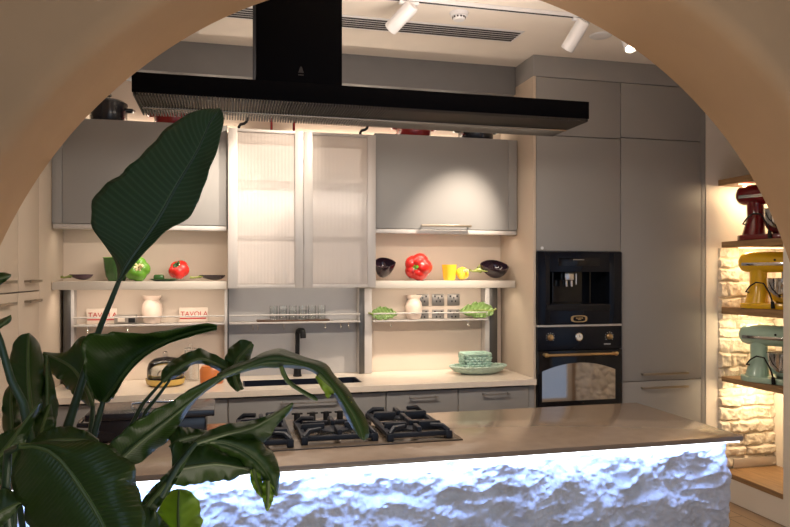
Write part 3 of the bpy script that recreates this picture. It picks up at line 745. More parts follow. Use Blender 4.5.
pepper('tomato', (-.268, 4.37, SZ+.066), .062, .052, M['red'], 'glossy red ceramic tomato with green calyx on the left shelf', 'tomato dish', tilt=48, turn=-25, stemm=M['green_dark'])
aubergine('aubergine_dish', -.205, .005, 4.32, .038, 'black aubergine dish beside the red tomato, against the glass cabinet', M['aubergine'])
aubergine('aubergine_bowl', .925, 1.115, 4.31, .125, 'tall black aubergine bowl at the left end of the right shelf', M['aubergine'], stem_left=False, tilt=22, turn=-12, stem=False)
pepper('red_pepper', (1.215, 4.30, SZ+.087), .090, .110, M['red'], 'large red ceramic pepper with its green stem facing out', tilt=92, turn=-28, stemm=M['green'])
# yellow pepper halves
t = thing('pepper_cup', 'upright yellow pepper-shaped cup right of the red pepper', 'cup', (1.425, 4.30, SZ), 'ceramic vegetable dishes')
pr = [(0, 0), (.034, .001), (.040, .03), (.046, .104), (.0415, .104), (.036, .035), (0, .012)]
MB().lathe(pr, (1.425, 4.30, SZ), 36, rfun=lambda a, i: .92+.14*abs(math.cos(2*a+.4))).build('cup', M['yellow'], t)
t = thing('pepper_half', 'yellow pepper half leaning between yellow cup and black aubergine dish', 'lid', (1.510, 4.295, SZ), 'ceramic vegetable dishes')
def rfl(v):
    a = math.atan2(v.y, v.x); return .9+.14*abs(math.cos(2*a))
MB().ball((1.513, 4.295, SZ+.047), (.044, .044, .034), rot('Y', 24) @ rot('X', 62), 30, 16, rfl).build('body', M['yellow'], t)
mm = rot('Y', 24) @ rot('X', 62); cc = Vector((1.513, 4.295, SZ+.047))
MB().tube([cc+mm @ Vector((0, 0, .026)), cc+mm @ Vector((0, 0, .042)), cc+mm @ Vector((.012, 0, .058))], [.012, .008, .009], 10).build('stem', M['cream_glaze'], t)
aubergine('aubergine_dish', 1.560, 1.835, 4.31, .112, 'large black aubergine dish with green stem at the right end of the right shelf', M['aubergine'], True, tilt=26, turn=6)

# ------------------------------------------------------------------ worktop objects
# platter and basket
t = thing('platter', 'oval mint ceramic platter with wavy rim on the worktop', 'platter', (1.605, 4.25, .9055))
MB().lathe([(0, 0), (.11, 0), (.165, .018), (.195, .050), (.188, .055), (.158, .026), (.11, .008), (0, .007)], (1.605, 4.25, .9055), 72, sy=.62, rfun=lambda a, i: 1+(.012*math.sin(18*a) if i > 1 else 0)).build('dish', M['mint2'], t)
mb = MB()
for i in range(40):
    a = 2*PI*i/40; mb.ball((1.605+.186*math.cos(a), 4.25+.186*.62*math.sin(a), 1*.9055+.050), (.013, .010, .007), seg=8, rings=6)
mb.build('beaded_rim', M['mint2'], t)
t = thing('basket', 'rectangular mint ceramic basket with woven sides on the platter', 'basket', (1.585, 4.25, .9205))
bx0, bx1, by0, by1, bz0, bz1 = 1.503, 1.667, 4.197, 4.303, .9205, 1.034
mb = MB().box(bx0+.008, bx1-.008, by0+.008, by1-.008, bz0, bz0+.006)
rows = 7
for q in ((bx0, bx1, by0, by0+.008), (bx0, bx1, by1-.008, by1), (bx0, bx0+.008, by0, by1), (bx1-.008, bx1, by0, by1)):
    mb.box(*q, bz0, bz1)
for k in range(rows):
    z = bz0+.008+k*(bz1-bz0-.010)/(rows-1)*.96; e = .006*k/rows
    loop = []
    for (x, y, dx, dy) in ((bx0, by0, 1, 0), (bx1, by0, 0, 1), (bx1, by1, -1, 0), (bx0, by1, 0, -1)):
        LX = (bx1-bx0) if dx else (by1-by0)
        for q in range(10):
            s = q/10; w_ = .0045*(1 if (q+k) % 2 else -1)
            px, py = x+dx*LX*s, y+dy*LX*s
            nx, ny = dy, -dx
            sc_ = 1+.07*k/rows; px = 1.585+(px-1.585)*sc_; py = 4.25+(py-4.25)*sc_
            loop.append((px+nx*w_, py+ny*w_, z))
    loop.append(loop[0]); mb.tube(loop, 0.0088, 8, cap=False)
mb.build('woven_sides', M['mint'], t)
mb = MB(); loop = []
for i in range(41):
    a = 2*PI*i/40; ca, sa = math.cos(a), math.sin(a)
    loop.append((1.585+math.copysign(abs(ca)**.35, ca)*.092, 4.25+math.copysign(abs(sa)**.35, sa)*.064, bz1+.002+.003*math.sin(20*a)))
mb.tube(loop, .008, 8, cap=False); mb.build('rim', M['mint'], t)
# glass dome with yellow base, wedge, orange jar
t = thing('glass_dome', 'clear glass cover on a round yellow dish behind the leaves', 'dome', (-.335, 4.23, .9055))
MB().lathe([(0, 0), (.085, 0), (.105, .012), (.112, .042), (.107, .042), (.10, .016), (0, .012)], (-.335, 4.23, .9055), 40).build('dish', M['oil'], t)
MB().lathe([(.103, .034), (.103, .10), (.092, .135), (.06, .158), (.015, .166), (0, .167), (0, .1645), (.015, .1635), (.058, .155), (.089, .133), (.1, .10), (.1, .034)], (-.335, 4.23, .9055), 40).build('cover', M['glass'], t)
MB().ball((-.335, 4.23, 1.087), .016, seg=16, rings=10).build('knob', M['glass'], t)
t = thing('glass_jar', 'tall clear glass jar next to the orange canister on the worktop', 'jar', (-.20, 4.36, .9055))
MB().lathe([(0, 0), (.045, 0), (.048, .01), (.048, .15), (.036, .17), (.036, .185), (.032, .185), (.032, .17), (.045, .148), (.045, .012), (0, .01)], (-.20, 4.36, .9055), 30).build('body', M['glass'], t)
MB().lathe([(0, 0), (.037, 0), (.037, .012), (.012, .018), (.014, .036), (0, .04)], (-.20, 4.36, 1.091), 24).build('stopper', M['glass'], t)
t = thing('canister', 'squat orange ceramic canister between the leaves on the worktop', 'canister', (-.075, 4.24, .9055))
MB().lathe([(0, 0), (.062, 0), (.068, .01), (.070, .08), (.063, .094), (.058, .094), (.06, .08), (.06, .012), (0, .01)], (-.075, 4.24, .9055), 36).build('body', M['orange'], t)
MB().lathe([(0, .0), (.062, .0), (.06, .008), (.02, .016), (.012, .020), (.016, .034), (0, .038)], (-.075, 4.24, 1.0), 30).build('lid', M['orange'], t)
t = thing('canister', 'small black and white canister in the left corner of the worktop', 'canister', (-.80, 4.22, .9055))
MB().lathe([(0, 0), (.055, 0), (.058, .01), (.058, .10), (0, .10)], (-.80, 4.22, .9055), 30).build('body', M['black_pot'], t)
MB().lathe([(0, 0), (.06, 0), (.06, .02), (.02, .03), (.016, .05), (0, .054)], (-.80, 4.22, 1.006), 30).build('lid', M['white_plastic'], t)

# pots on the wall cabinets
def pot(x, y, r, h, m, lab, lid=True, hang=0):
    z = 2.431
    t = thing('cooking_pot', lab, 'pot', (x, y, z), 'pots on top of the wall cabinets')
    MB().lathe([(0, 0), (r*.93, 0), (r*.98, .008), (r, h), (r-.006, h), (r*.93, .012), (0, .01)], (x, y, z), 40).build('body', m, t)
    for s in (-1, 1):
        a = math.radians(hang); d = Vector((math.cos(a)*s, math.sin(a)*s, 0)); n = Vector((-d.y, d.x, 0)); c = Vector((x, y, z+h*.78))
        MB().tube([c+d*(r*.96)-n*.03, c+d*(r+.03)-n*.026, c+d*(r+.036), c+d*(r+.03)+n*.026, c+d*(r*.96)+n*.03], .008, 10).build('handle', m, t)
    l = MB().lathe([(0, .0), (r*1.02, 0), (r*1.02, .010), (r*.8, .026), (r*.3, .036), (0, .038)], (x, y, z+h+.0005), 40).build('lid', m, t)
    MB().lathe([(0, 0), (.010, 0), (.008, .012), (.020, .02), (.018, .03), (0, .033)], (x, y, z+h+.037), 20).build('knob', M['steel'], l)
pot(-.665, 4.36, .105, .115, M['black_pot'], 'black lidded pot on the left wall cabinet beside the arch')
pot(-.300, 4.36, .112, .095, M['red_pot'], 'red lidded pot on the left wall cabinet behind the leaf tip')
pot(1.200, 4.36, .114, .095, M['red_pot'], 'red pot on the right wall cabinet under the hood')
pot(1.630, 4.36, .118, .095, M['black_pot'], 'black pot at the right end of the right wall cabinet')
for x, lab in ((.085, 'black bent pipe stub above the left glass door'), (.845, 'black bent pipe stub above the right glass door')):
    t = thing('pipe_stub', lab, 'pipe', (x, 4.36, 2.4065), 'pipe stubs above the display cabinet')
    MB().tube([(x, 4.36, 2.4065), (x, 4.36, 2.46), (x+.01, 4.36, 2.475), (x+.03, 4.36, 2.48), (x+.045, 4.36, 2.492), (x+.05, 4.36, 2.52)], .009, 10).build('pipe', M['black_matt'], t)
    MB().box(x-.045, x-.012, 4.34, 4.38, 2.4065, 2.44, .004).build('valve_block', M['steel'], t)
for x, lab in ((.285, 'thin red upright rod above the left glass door'), (.425, 'thin dark red rod above the middle of the display cabinet')):
    o = MB().tube([(x, 4.40, 2.4065), (x, 4.40, 2.733)], .008, 10).build('red_rod', M['red_pot'], loc=(x, 4.40, 2.4065)); tag(o, lab, 'pipe', 'red rods above the display cabinet')

# ------------------------------------------------------------------ island
IX0, IX1, IY0, IY1 = -.74, 2.012, 2.347, 3.088
tag(MB().box(IX0, IX1, IY0, IY1, .8855, .905, .0015).build('island_worktop', M['island'], loc=(.64, 2.7, .8855)), 'glossy brown stone worktop of the island', 'worktop')
t = thing('kitchen_island', 'kitchen island base clad in rough white split stone, glowing at the top', 'island', (.64, 2.7, FZ))
BX0, BX1, BY0, BY1 = IX0+.03, IX1-.035, IY0+.055, IY1-.03
def stone_path(s):
    """perimeter: left side, front, right side"""
    L1, L2 = BY1-BY0, BX1-BX0
    if s < L1: return Vector((BX0, BY1-s, 0)), Vector((-1, 0, 0))
    if s < L1+L2: return Vector((BX0+(s-L1), BY0, 0)), Vector((0, -1, 0))
    return Vector((BX1, BY0+(s-L1-L2), 0)), Vector((1, 0, 0))
TOT = 2*(BY1-BY0)+(BX1-BX0)
ns, nz = 800, 190
SZ0, SZ1 = FZ+.001, .8845
def stone_h(p, z):
    X, Y = p.x, p.y
    wx = .05*noise.noise(Vector((X*6, z*6, Y*6+9))); wz = .05*noise.noise(Vector((X*6+20, z*6, Y*6)))
    u, v = X+wx, z+wz
    big = noise.fractal(Vector((u*2.4+v*1.8, v*4.2-u*.8, Y*3)), .9, 2.1, 3)
    cel = noise.voronoi(Vector((u*6+v*3, v*11-u*3, Y*8)))[0]
    cel2 = noise.voronoi(Vector((u*17+v*6, v*26-u*8, Y*20)))[0]
    rid = 1-2*abs(noise.noise(Vector((u*5+v*4, v*13-u*4, Y*6+4))))
    fine = noise.fractal(Vector((X*34, z*40, Y*34)), .8, 2.1, 4)
    return .026*big+.030*(cel[0]-.35)+.018*(cel2[0]-.35)+.012*rid+.008*fine
def stone_pt(i, j):
    s = TOT*i/ns; z = SZ0+(SZ1-SZ0)*j/nz
    p, nrm = stone_path(s)
    h = stone_h(p, z); edge = min(1, (SZ1-z)/.03)
    h = h*edge
    d = -.004+h
    if nrm.y != 0: d = max(-.05, min(.048, d+.003))
    else: d = max(-.03, min(.018, d*.7))
    return Vector((p.x, p.y, z))+nrm*d
mb = MB(); mb.grid(ns+1, nz+1, stone_pt)
bmesh.ops.recalc_face_normals(mb.bm, faces=mb.bm.faces[:])
o = mb.build('stone_face', M['island_stone'], t)
MB().box(BX0+.06, BX1-.06, BY0+.06, BY1, FZ+.001, .884).build('core', M['lacquer'], t)
MB().box(IX0+.03, IX1-.012, IY0+.006, IY0+.018, .8795, .8852, .001).build('led_strip', M['led_cool'], t)['label'] = 'glowing white light strip under the worktop edge'

# ------------------------------------------------------------------ hob
HX0, HX1, HY0, HY1 = .030, .900, 2.545, 3.035
zt = .9052
t = thing('gas_hob', 'dark glass gas hob with three cast-iron grates on the island', 'hob', (.46, 2.79, zt))
MB().box(HX0, HX1, HY0, HY1, zt, zt+.006, .002).build('glass_plate', M['hob_glass'], t)
ZP = zt+.0062
def burner(parent, x, y, r):
    b = MB().lathe([(0, 0), (r*1.25, 0), (r*1.2, .006), (r, .009), (r*.98, .018), (0, .019)], (x, y, ZP), 30).build('burner', M['steel'], parent)
    MB().lathe([(0, 0), (r*.8, 0), (r*.82, .005), (r*.7, .009), (0, .010)], (x, y, ZP+.019), 30).build('burner_cap', M['iron'], b)
def grate(parent, x0, x1, y0, y1, burners):
    bw, z0, z1 = .011, ZP+.012, ZP+.030
    mb = MB()
    for x in (x0, x1): mb.box(x-bw, x+bw, y0, y1, z0, z1, .003)
    for y in (y0, y1): mb.box(x0, x1, y-bw, y+bw, z0, z1, .003)
    for x in (x0, x1):
        for y in (y0, y1):
            mb.box(x-.013, x+.013, y-.013, y+.013, ZP, z1, .003)
    for (bx, by, r) in burners:
        for dx, dy in ((1, 0), (-1, 0), (0, 1), (0, -1)):
            ex = x1 if dx > 0 else x0; ey = None
            if dx:
                a, b = bx+dx*r*.6, ex; lo, hi = min(a, b), max(a, b)
                mb.prism([(lo, z0), (hi, z0), (hi, z1+.002)] + ([(hi-.004, z1+.018), (lo, z1+.018)] if dx > 0 else [(lo, z1+.018)][:1]) if dx > 0 else [(lo, z0), (hi, z0), (hi, z1+.018), (lo+.004, z1+.018), (lo, z1+.002)], 'y', by-.009, by+.009, .002)
            else:
                ly = [y for y in (y0, y1)] + [(burners[0][1]+burners[1][1])/2 if len(burners) > 1 else None]
                cand = [y for y in ly if y is not None and (y-by)*dy > 0]; e = min(cand, key=lambda q: abs(q-by))
                a = by+dy*r*.6; lo, hi = min(a, e), max(a, e)
                mb.box(bx-.009, bx+.009, lo, hi, z1-.006, z1+.018, .003)
    if len(burners) > 1:
        ym = (burners[0][1]+burners[1][1])/2; mb.box(x0, x1, ym-bw, ym+bw, z0, z1, .003)
    # raised corner horns
    for x, sx in ((x0, 1), (x1, -1)):
        for y, sy in ((y0, 1), (y1, -1)):
            mb.tube([(x, y, z1-.004), (x+sx*.02, y+sy*.012, z1+.016), (x+sx*.065, y+sy*.03, z1+.018)], [.012, .011, .009], 8)
    mb.build('grate', M['iron'], parent)
gl = [(.060, .235, 2.575, 2.985, [(.148, 2.675, .036), (.148, 2.885, .045)]),
      (.290, .560, 2.600, 2.865, [(.425, 2.735, .068)]),
      (.615, .850, 2.575, 2.985, [(.733, 2.675, .045), (.733, 2.885, .036)])]
for x0, x1, y0, y1, bs in gl:
    for b_ in bs: burner(t, *b_)
    grate(t, x0, x1, y0, y1, bs)
for x in (.302, .368, .428, .488):
    k = MB().lathe([(0, 0), (.019, 0), (.019, .006), (.014, .008), (.013, .040), (.011, .044), (0, .045)], (x, 2.985, ZP), 20).build('knob', M['black_matt'], t)
    MB().box(x-.024, x+.024, 2.980, 2.990, ZP+.036, ZP+.043, .002).build('knob_grip', M['black_matt'], k)
# black roasting pan at the back left of the island
t = thing('roasting_pan', 'long black roasting pan with flat overhanging lid on the island', 'pan', (-.28, 2.95, .9055))
MB().box(-.495, -.070, 2.83, 3.055, .9055, .990, .012).build('body', M['black_pot'], t)
MB().box(-.515, -.040, 2.815, 3.07, .991, 1.018, .005).build('lid', M['black_pot'], t)
for s, x in ((-1, -.50),):
    MB().tube([(x+.01, 2.87, .965), (x-.045, 2.87, .97), (x-.05, 2.94, .972), (x-.045, 3.01, .97), (x+.01, 3.01, .965)], .010, 10).build('handle', M['black_pot'], t)
MB().tube([(-.36, 2.94, 1.019), (-.36, 2.94, 1.035), (-.28, 2.94, 1.040), (-.20, 2.94, 1.035), (-.20, 2.94, 1.019)], .007, 10).build('lid_handle', M['steel'], t)

# ------------------------------------------------------------------ hood
HDX0, HDX1, HDY0, HDY1 = -.312, 1.434, 2.53, 2.85
t = thing('cooker_hood', 'long black slatted cooker hood hanging over the island', 'hood', (.56, 2.69, 2.155))
mb = MB().box(HDX0, HDX1, HDY0, HDY0+.012, 2.181, 2.250, .001).box(HDX0, HDX1, HDY0+.013, HDY1, 2.238, 2.250, .001).box(HDX0, HDX0+.01, HDY0+.013, HDY1, 2.197, 2.238).box(HDX1-.01, HDX1, HDY0+.013, HDY1, 2.197, 2.238)
mb.box(HDX0+.01, HDX1-.01, HDY1-.008, HDY1, 2.200, 2.238)
mb.build('body', M['hood_black'], t)
mb = MB(); n = 165
for i in range(n+1):
    x = HDX0+.006+(HDX1-HDX0-.012)*i/n
    mb.box(x-.0022, x+.0022, HDY0+.002, HDY1-.002, 2.170, 2.1845)
mb.build('slat_grille', mat('hood_slats', (.07, .06, .052), .5), t, smooth=False)['label'] = 'grille of thin metal slats along the underside'
MB().box(HDX0+.01, HDX1-.01, HDY0+.014, HDY1-.010, 2.186, 2.194).build('filter_panel', mat('filter_steel', (.85, .77, .68), .5), t)
MB().tube([(HDX0+.02, 2.69, 2.166), (HDX1-.02, 2.69, 2.166)], .005, 8).build('grille_bar', M['steel'], t)
MB().box(.109, .4215, HDY0, HDY1-.02, 2.2505, CEIL-.001, .001).build('chimney', M['hood_black'], t)
# faint grey mark on the chimney
p = onY(301, 70, HDY0)
mb = MB()
bell = [(p.x-.010, p.z-.010), (p.x+.010, p.z-.010), (p.x+.006, p.z+.002), (p.x+.003, p.z+.012), (p.x-.003, p.z+.012), (p.x-.006, p.z+.002)]
mb.prism(bell, 'y', HDY0-.0012, HDY0-.0002).box(p.x-.010, p.x+.010, HDY0-.0012, HDY0-.0002, p.z-.020, p.z-.016)
mb.build('emblem', mat('grey_emblem', (.022, .02, .02), .5), t)

# ------------------------------------------------------------------ ceiling things
t = thing('air_diffuser', 'long slotted air diffuser in the ceiling', 'vent', (.4, 3.69, CEIL-.004))
MB().box(-.70, 1.64, 3.600, 3.785, CEIL-.004, CEIL-.0005, .001).build('frame', M['white_plastic'], t)
for k in range(5):
    y = 3.622+k*.031; MB().box(-.69, 1.625, y, y+.017, CEIL-.0065, CEIL-.0035).build('slot', M['vent_dark'], t)
t = thing('track_light_rail', 'thin pale track rail on the ceiling carrying the spotlights', 'track', (1.2, 3.30, CEIL-.02))
MB().box(-.3, 2.75, 3.285, 3.320, CEIL-.018, CEIL-.0005, .002).build('rail', M['white_plastic'], t)
MB().box(-.3, 2.75, 3.296, 3.309, CEIL-.0195, CEIL-.0175).build('groove', M['vent_dark'], t)
t = thing('smoke_detector', 'round white smoke detector on the ceiling', 'smoke detector', (1.19, 3.43, CEIL-.04))
MB().lathe([(0, 0), (.028, 0), (.032, .006), (.034, .02), (.046, .022), (.048, .036), (.050, .0395), (0, .0395)], (1.19, 3.43, CEIL-.04), 32).build('body', M['white_plastic'], t)
mb = MB()
for i in range(12):
    a = 2*PI*i/12; mb.obox((1.19+.0335*math.cos(a), 3.43+.0335*math.sin(a), CEIL-.027), (.003, .008, .008), rot('Z', math.degrees(a)))
mb.build('vent_slots', M['vent_dark'], t)
o = MB().lathe([(0, 0), (.055, 0), (.062, .004), (.064, .0075), (0, .0075)], (2.09, 3.56, CEIL-.008), 36).build('ceiling_disc', M['white_plastic'], loc=(2.09, 3.56, CEIL-.008)); tag(o, 'flat round white disc in the ceiling near the arch edge', 'ceiling fitting')
SP = []
def spot(jx, jy, tgt, lab):
    t = thing('spotlight', lab, 'spotlight', (jx, jy, CEIL-.02), 'white track spotlights')
    j = Vector((jx, jy, 2.862)); d = (Vector(tgt)-j).normalized()
    MB().box(jx-.05, jx+.05, jy-.012, jy+.012, CEIL-.034, CEIL-.0200, .003).tube([(jx, jy, CEIL-.034), (jx, jy, 2.862)], .008, 10).build('stem', M['white_plastic'], t)
    q = d.to_track_quat('Z', 'Y').to_matrix()
    a = j-d*.03
    MB().lathe([(0, 0), (.030, 0), (.034, .005), (.036, .01), (.036, .165), (.033, .168), (.031, .160), (0, .158)], a, 28, q).build('lamp_head', M['white_plastic'], t)
    MB().lathe([(0, 0), (.029, 0), (.029, .002), (0, .002)], a+d*.1585, 24, q).build('lens', M['lens'], t)
    SP.append((a+d*.19, d))
spot(.885, 3.303, (.18, 4.15, 2.16), 'white track spotlight left of the smoke detector')
spot(1.825, 3.303, (1.42, 4.15, 1.80), 'white track spotlight above the right end of the hood')
spot(2.085, 3.303, (2.05, 2.75, 1.85), 'short white spotlight with visible lens near the arch edge')
spot(.22, 3.303, (-.08, 4.15, 1.85), 'white track spotlight behind the hood chimney')

# ------------------------------------------------------------------ stand mixers
def mixer(z, m, lab, yoff=0, cord=True):
    x, yb = 3.315, 3.85+yoff      # column centre line, back of the foot; the head points to -Y
    t = thing('stand_mixer', lab, 'mixer', (x, yb-.15, z), 'stand mixers in the niche'); t.rotation_euler.z = math.radians(24)
    # foot: two prongs joined at the back
    mb = MB()
    poly = []
    for q in range(25):
        a = PI*q/24; poly.append((x+.105*math.cos(a)*(1-.08*math.sin(a)), yb-.10+.10*math.sin(a)))
    poly += [(x-.10, yb-.33), (x-.06, yb-.35), (x-.055, yb-.22), (x+.055, yb-.22), (x+.06, yb-.35), (x+.10, yb-.33)]
    mb.prism(poly, 'z', z, z+.035, .006)
    # column
    secs = [(0, .075, .070, .095), (.05, .060, .062, .10), (.12, .045, .050, .105), (.20, .046, .052, .105), (.235, .055, .075, .12)]
    ring = []
    for h, rx, ry, dy in secs:
        ring.append([Vector((x+rx*math.cos(2*PI*k/28), yb-dy+ry*math.sin(2*PI*k/28), z+.03+h)) for k in range(28)])
    mb.grid(28, len(ring), lambda i, j: ring[j][i], closed_u=True)
    mb.build('stand', m, t)
    # head: rounded capsule along Y
    hz = z+.292
    prof = [(0, 0), (.035, .006), (.055, .022), (.064, .05), (.067, .10), (.066, .20), (.064, .28), (.058, .335), (.048, .352), (.040, .356), (0, .357)]
    MB().lathe(prof, (x, yb+.012, hz), 32, rot('X', 90)).build('head', m, t)
    mb = MB().box(x-.068, x-.062, yb-.335, yb-.03, hz-.022, hz-.002, .002).box(x+.062, x+.068, yb-.335, yb-.03, hz-.022, hz-.002, .002)
    mb.build('trim_band', M['chrome'], t)
    MB().lathe([(0, 0), (.022, 0), (.022, .014), (0, .016)], (x, yb-.344, hz), 20, rot('X', 90)).build('hub_cap', M['chrome'], t)
    MB().ball((x-.069, yb-.235, hz+.012), .007, seg=10, rings=6).build('lever_knob', M['black_matt'], t)
    # bowl
    by = yb-.265
    b = MB().lathe([(0, .036), (.05, .036), (.055, .046), (.085, .075), (.103, .12), (.108, .19), (.110, .192), (.104, .19), (.099, .12), (.08, .08), (0, .05)], (x, by, z), 36).build('bowl', M['chrome'], t)
    MB().tube([(x-.100, by-.02, z+.17), (x-.145, by-.035, z+.165), (x-.150, by-.03, z+.10), (x-.095, by-.02, z+.09)], .007, 10).build('bowl_handle', M['chrome'], b)
    MB().tube([(x, by, hz-.06), (x, by, hz-.10)], .02, 16).build('beater_shaft', M['chrome'], t)
    if cord:
        MB().tube([(x-.040, yb-.07, z+.10), (x-.070, yb-.06, z+.105), (x-.082, yb-.09, z+.14), (x-.088, yb-.13, z+.165), (x-.095, yb-.18, z+.16), (x-.115, yb-.225, z+.10), (x-.122, yb-.245, z+.045)], .0048, 8).tube([(x-.122, yb-.245, z+.05), (x-.122, yb-.248, z+.006)], [.010, .012], 10).build('power_cord', M['black_matt'], t)
mixer(1.7675, M['red_mixer'], 'dark red stand mixer on the upper niche shelf')
mixer(1.3355, M['yellow_mixer'], 'yellow stand mixer on the middle niche shelf', -.025)
mixer(.8745, M['mint_mixer'], 'mint green stand mixer on the lowest niche shelf', -.03)

# ------------------------------------------------------------------ the plant by the arch
plant = thing('potted_plant', 'large broad-leaved green plant in the left foreground before the arch', 'plant', (-.36, 1.22, FZ))
MB().lathe([(0, 0), (.13, 0), (.15, .02), (.19, .36), (.20, .38), (.18, .38), (.17, .34), (0, .33)], (-.36, 1.22, FZ), 36).build('planter', M['pot_clay'], plant)
MB().lathe([(0, 0), (.168, 0), (.12, .012), (0, .02)], (-.36, 1.22, FZ+.3305), 30).build('soil', M['soil'], plant)
def resample(pts, n):
    pts = [Vector((p[0], p[1], 0)) for p in pts]
    # Catmull-Rom densify
    q = []
    for i in range(len(pts)-1):
        p0 = pts[max(0, i-1)]; p1 = pts[i]; p2 = pts[i+1]; p3 = pts[min(len(pts)-1, i+2)]
        for k in range(12):
            s = k/12; q.append(.5*((2*p1)+(-p0+p2)*s+(2*p0-5*p1+4*p2-p3)*s*s+(-p0+3*p1-3*p2+p3)*s**3))
    q.append(pts[-1]); d = [0]
    for i in range(1, len(q)): d.append(d[-1]+(q[i]-q[i-1]).length)
    out = []; j = 0
    for k in range(n):
        s = d[-1]*k/(n-1)
        while j < len(d)-2 and d[j+1] < s: j += 1
        f = (s-d[j])/max(1e-9, d[j+1]-d[j]); out.append(q[j].lerp(q[j+1], min(1, f)))
    return out
def leaf(L, Mid, R, y0, y1, dL=.03, dR=.03, m='leaf', bulge=.0, rip=.0022, freq=11, stem=None, n=44, ruff=1.0):
    """two blade edges and the midrib, each followed through the room at depth y0..y1; dL,dR push the edges away in depth"""
    k = 9
    A, B, D = resample(L, n), resample(Mid, n), resample(R, n)
    rnd = random.Random(len(plant.children)); ph = rnd.random()*6
    def P3(i, q):
        s = i/(n-1); yy = y0+(y1-y0)*s
        e = math.sin(PI*min(1, .06+s*.9))**.6
        if q < 0: c = B[i].lerp(A[i], -q); dy = dL*abs(q)**1.5
        else: c = B[i].lerp(D[i], q); dy = dR*abs(q)**1.5
        aq = abs(q)
        c = B[i]+(c-B[i])*(1+ruff*aq*math.sin(PI*s)*(.045*math.sin(s*33+ph+(1.7 if q < 0 else 0))+.03*math.sin(s*62+ph*2)))
        r = rip*math.sin(freq*2*PI*(s-.18*aq*.5)+ph)*aq*(1-aq*.2)+bulge*math.sin(PI*aq)
        r += ruff*(.014*math.sin(s*17+ph*2+(2 if q < 0 else 0))+.007*math.sin(s*41+ph))*aq**3
        return onY(c.x, c.y, yy+dy*e+r*e)
    bm = bmesh.new(); uvl = bm.loops.layers.uv.new('blade')
    V = [[bm.verts.new(P3(i, (j-k)/k)-ORG[plant.name]) for j in range(2*k+1)] for i in range(n)]
    for i in range(n-1):
        for j in range(2*k):
            f = bm.faces.new((V[i][j], V[i][j+1], V[i+1][j+1], V[i+1][j])); f.smooth = True
            for lp, (a, b) in zip(f.loops, ((i, j), (i, j+1), (i+1, j+1), (i+1, j))): lp[uvl].uv = (b/(2*k), a/(n-1))
    me = bpy.data.meshes.new('leaf'); bm.to_mesh(me); bm.free(); me.materials.append(M[m])
    o = bpy.data.objects.new('leaf', me); C.objects.link(o); o.parent = plant; ORG[o.name] = ORG[plant.name]
    s = o.modifiers.new('thick', 'SOLIDIFY'); s.thickness = .0012; s.offset = 0
    # raised midrib
    rib = [onY(B[i].x, B[i].y, y0+(y1-y0)*i/(n-1)) for i in range(0, n, 3)]
    MB().tube(rib, [.0035*(1-.7*i/len(rib))+.0008 for i in range(len(rib))], 8).build('midrib', M['rib'] if m != 'leaf_big' else M['stalk'], o)
    if stem:
        pts = [onY(u, v, y) for u, v, y in stem]
        pts = [rib[0]]+pts
        MB().tube(pts, [.0045]+[.0055+.0012*i for i in range(len(pts)-1)], 10).build('stem', M['stalk'], plant)
    return o
root = (60, 830, 1.22)
def stalk(pts, r0=.005, r1=.009):
    MB().tube([onY(*p) for p in pts], [r0+(r1-r0)*i/(len(pts)-1) for i in range(len(pts))], 10).build('stem', M['stalk'], plant)
# tall upright leaf (base -> tip)
leaf([(118, 279), (116, 264), (106, 247), (94, 230), (89.5, 213), (93, 201), (106, 185), (120, 173), (136.5, 161), (153, 142), (171, 125.5), (190, 113), (205, 109), (213, 109), (220, 108)],
     [(119, 281), (128, 263), (142, 243), (158, 220), (178, 184), (197, 152), (210, 123), (220, 108.5)],
     [(120, 282), (131, 268), (147, 250), (166, 231), (181, 223), (192, 213), (198, 203), (205, 182), (211, 166), (217, 151), (220, 137), (223.5, 124), (223, 114), (220, 109)],
     1.40, 1.48, .05, -.04, 'leaf_big', rip=.0022, freq=20, ruff=.6, stem=[(101, 325, 1.41), (88, 362, 1.42), (75, 404, 1.41), (66, 432, 1.38), (58, 500, 1.33), root])
# drooping folded leaf pointing right
leaf([(100, 402), (90, 388), (83, 366), (82, 345), (90, 335), (105, 332.5), (130, 333), (152, 333), (180, 328), (205, 323.5), (217, 325)],
     [(103, 402), (113, 390), (126, 372), (143, 355), (165, 342), (190, 333), (217, 327)],
     [(105, 402.5), (116, 393), (124, 379), (141, 360), (163, 346), (190, 336.5), (217, 329.5)], 1.34, 1.30, -.06, -.03, 'leaf', bulge=.01, stem=[(98, 420, 1.33), (85, 470, 1.28), (70, 560, 1.24), root])
leaf([(94, 398), (103, 403), (112, 399), (121, 385)], [(90, 376), (98, 388), (108, 388), (120, 376)], [(86, 362), (96, 372), (106, 372), (118, 366)], 1.36, 1.38, .02, .02)
# dark leaf behind it
leaf([(92, 408), (85, 403), (72, 393), (60, 380), (50, 372), (43, 362)], [(93, 407), (84, 385), (70, 366), (43, 353)], [(94, 405), (95, 370), (83, 336), (66, 352), (43, 352)], 1.42, 1.46, .03, .04, 'leaf', stem=[(90, 440, 1.36), (75, 540, 1.26), root])
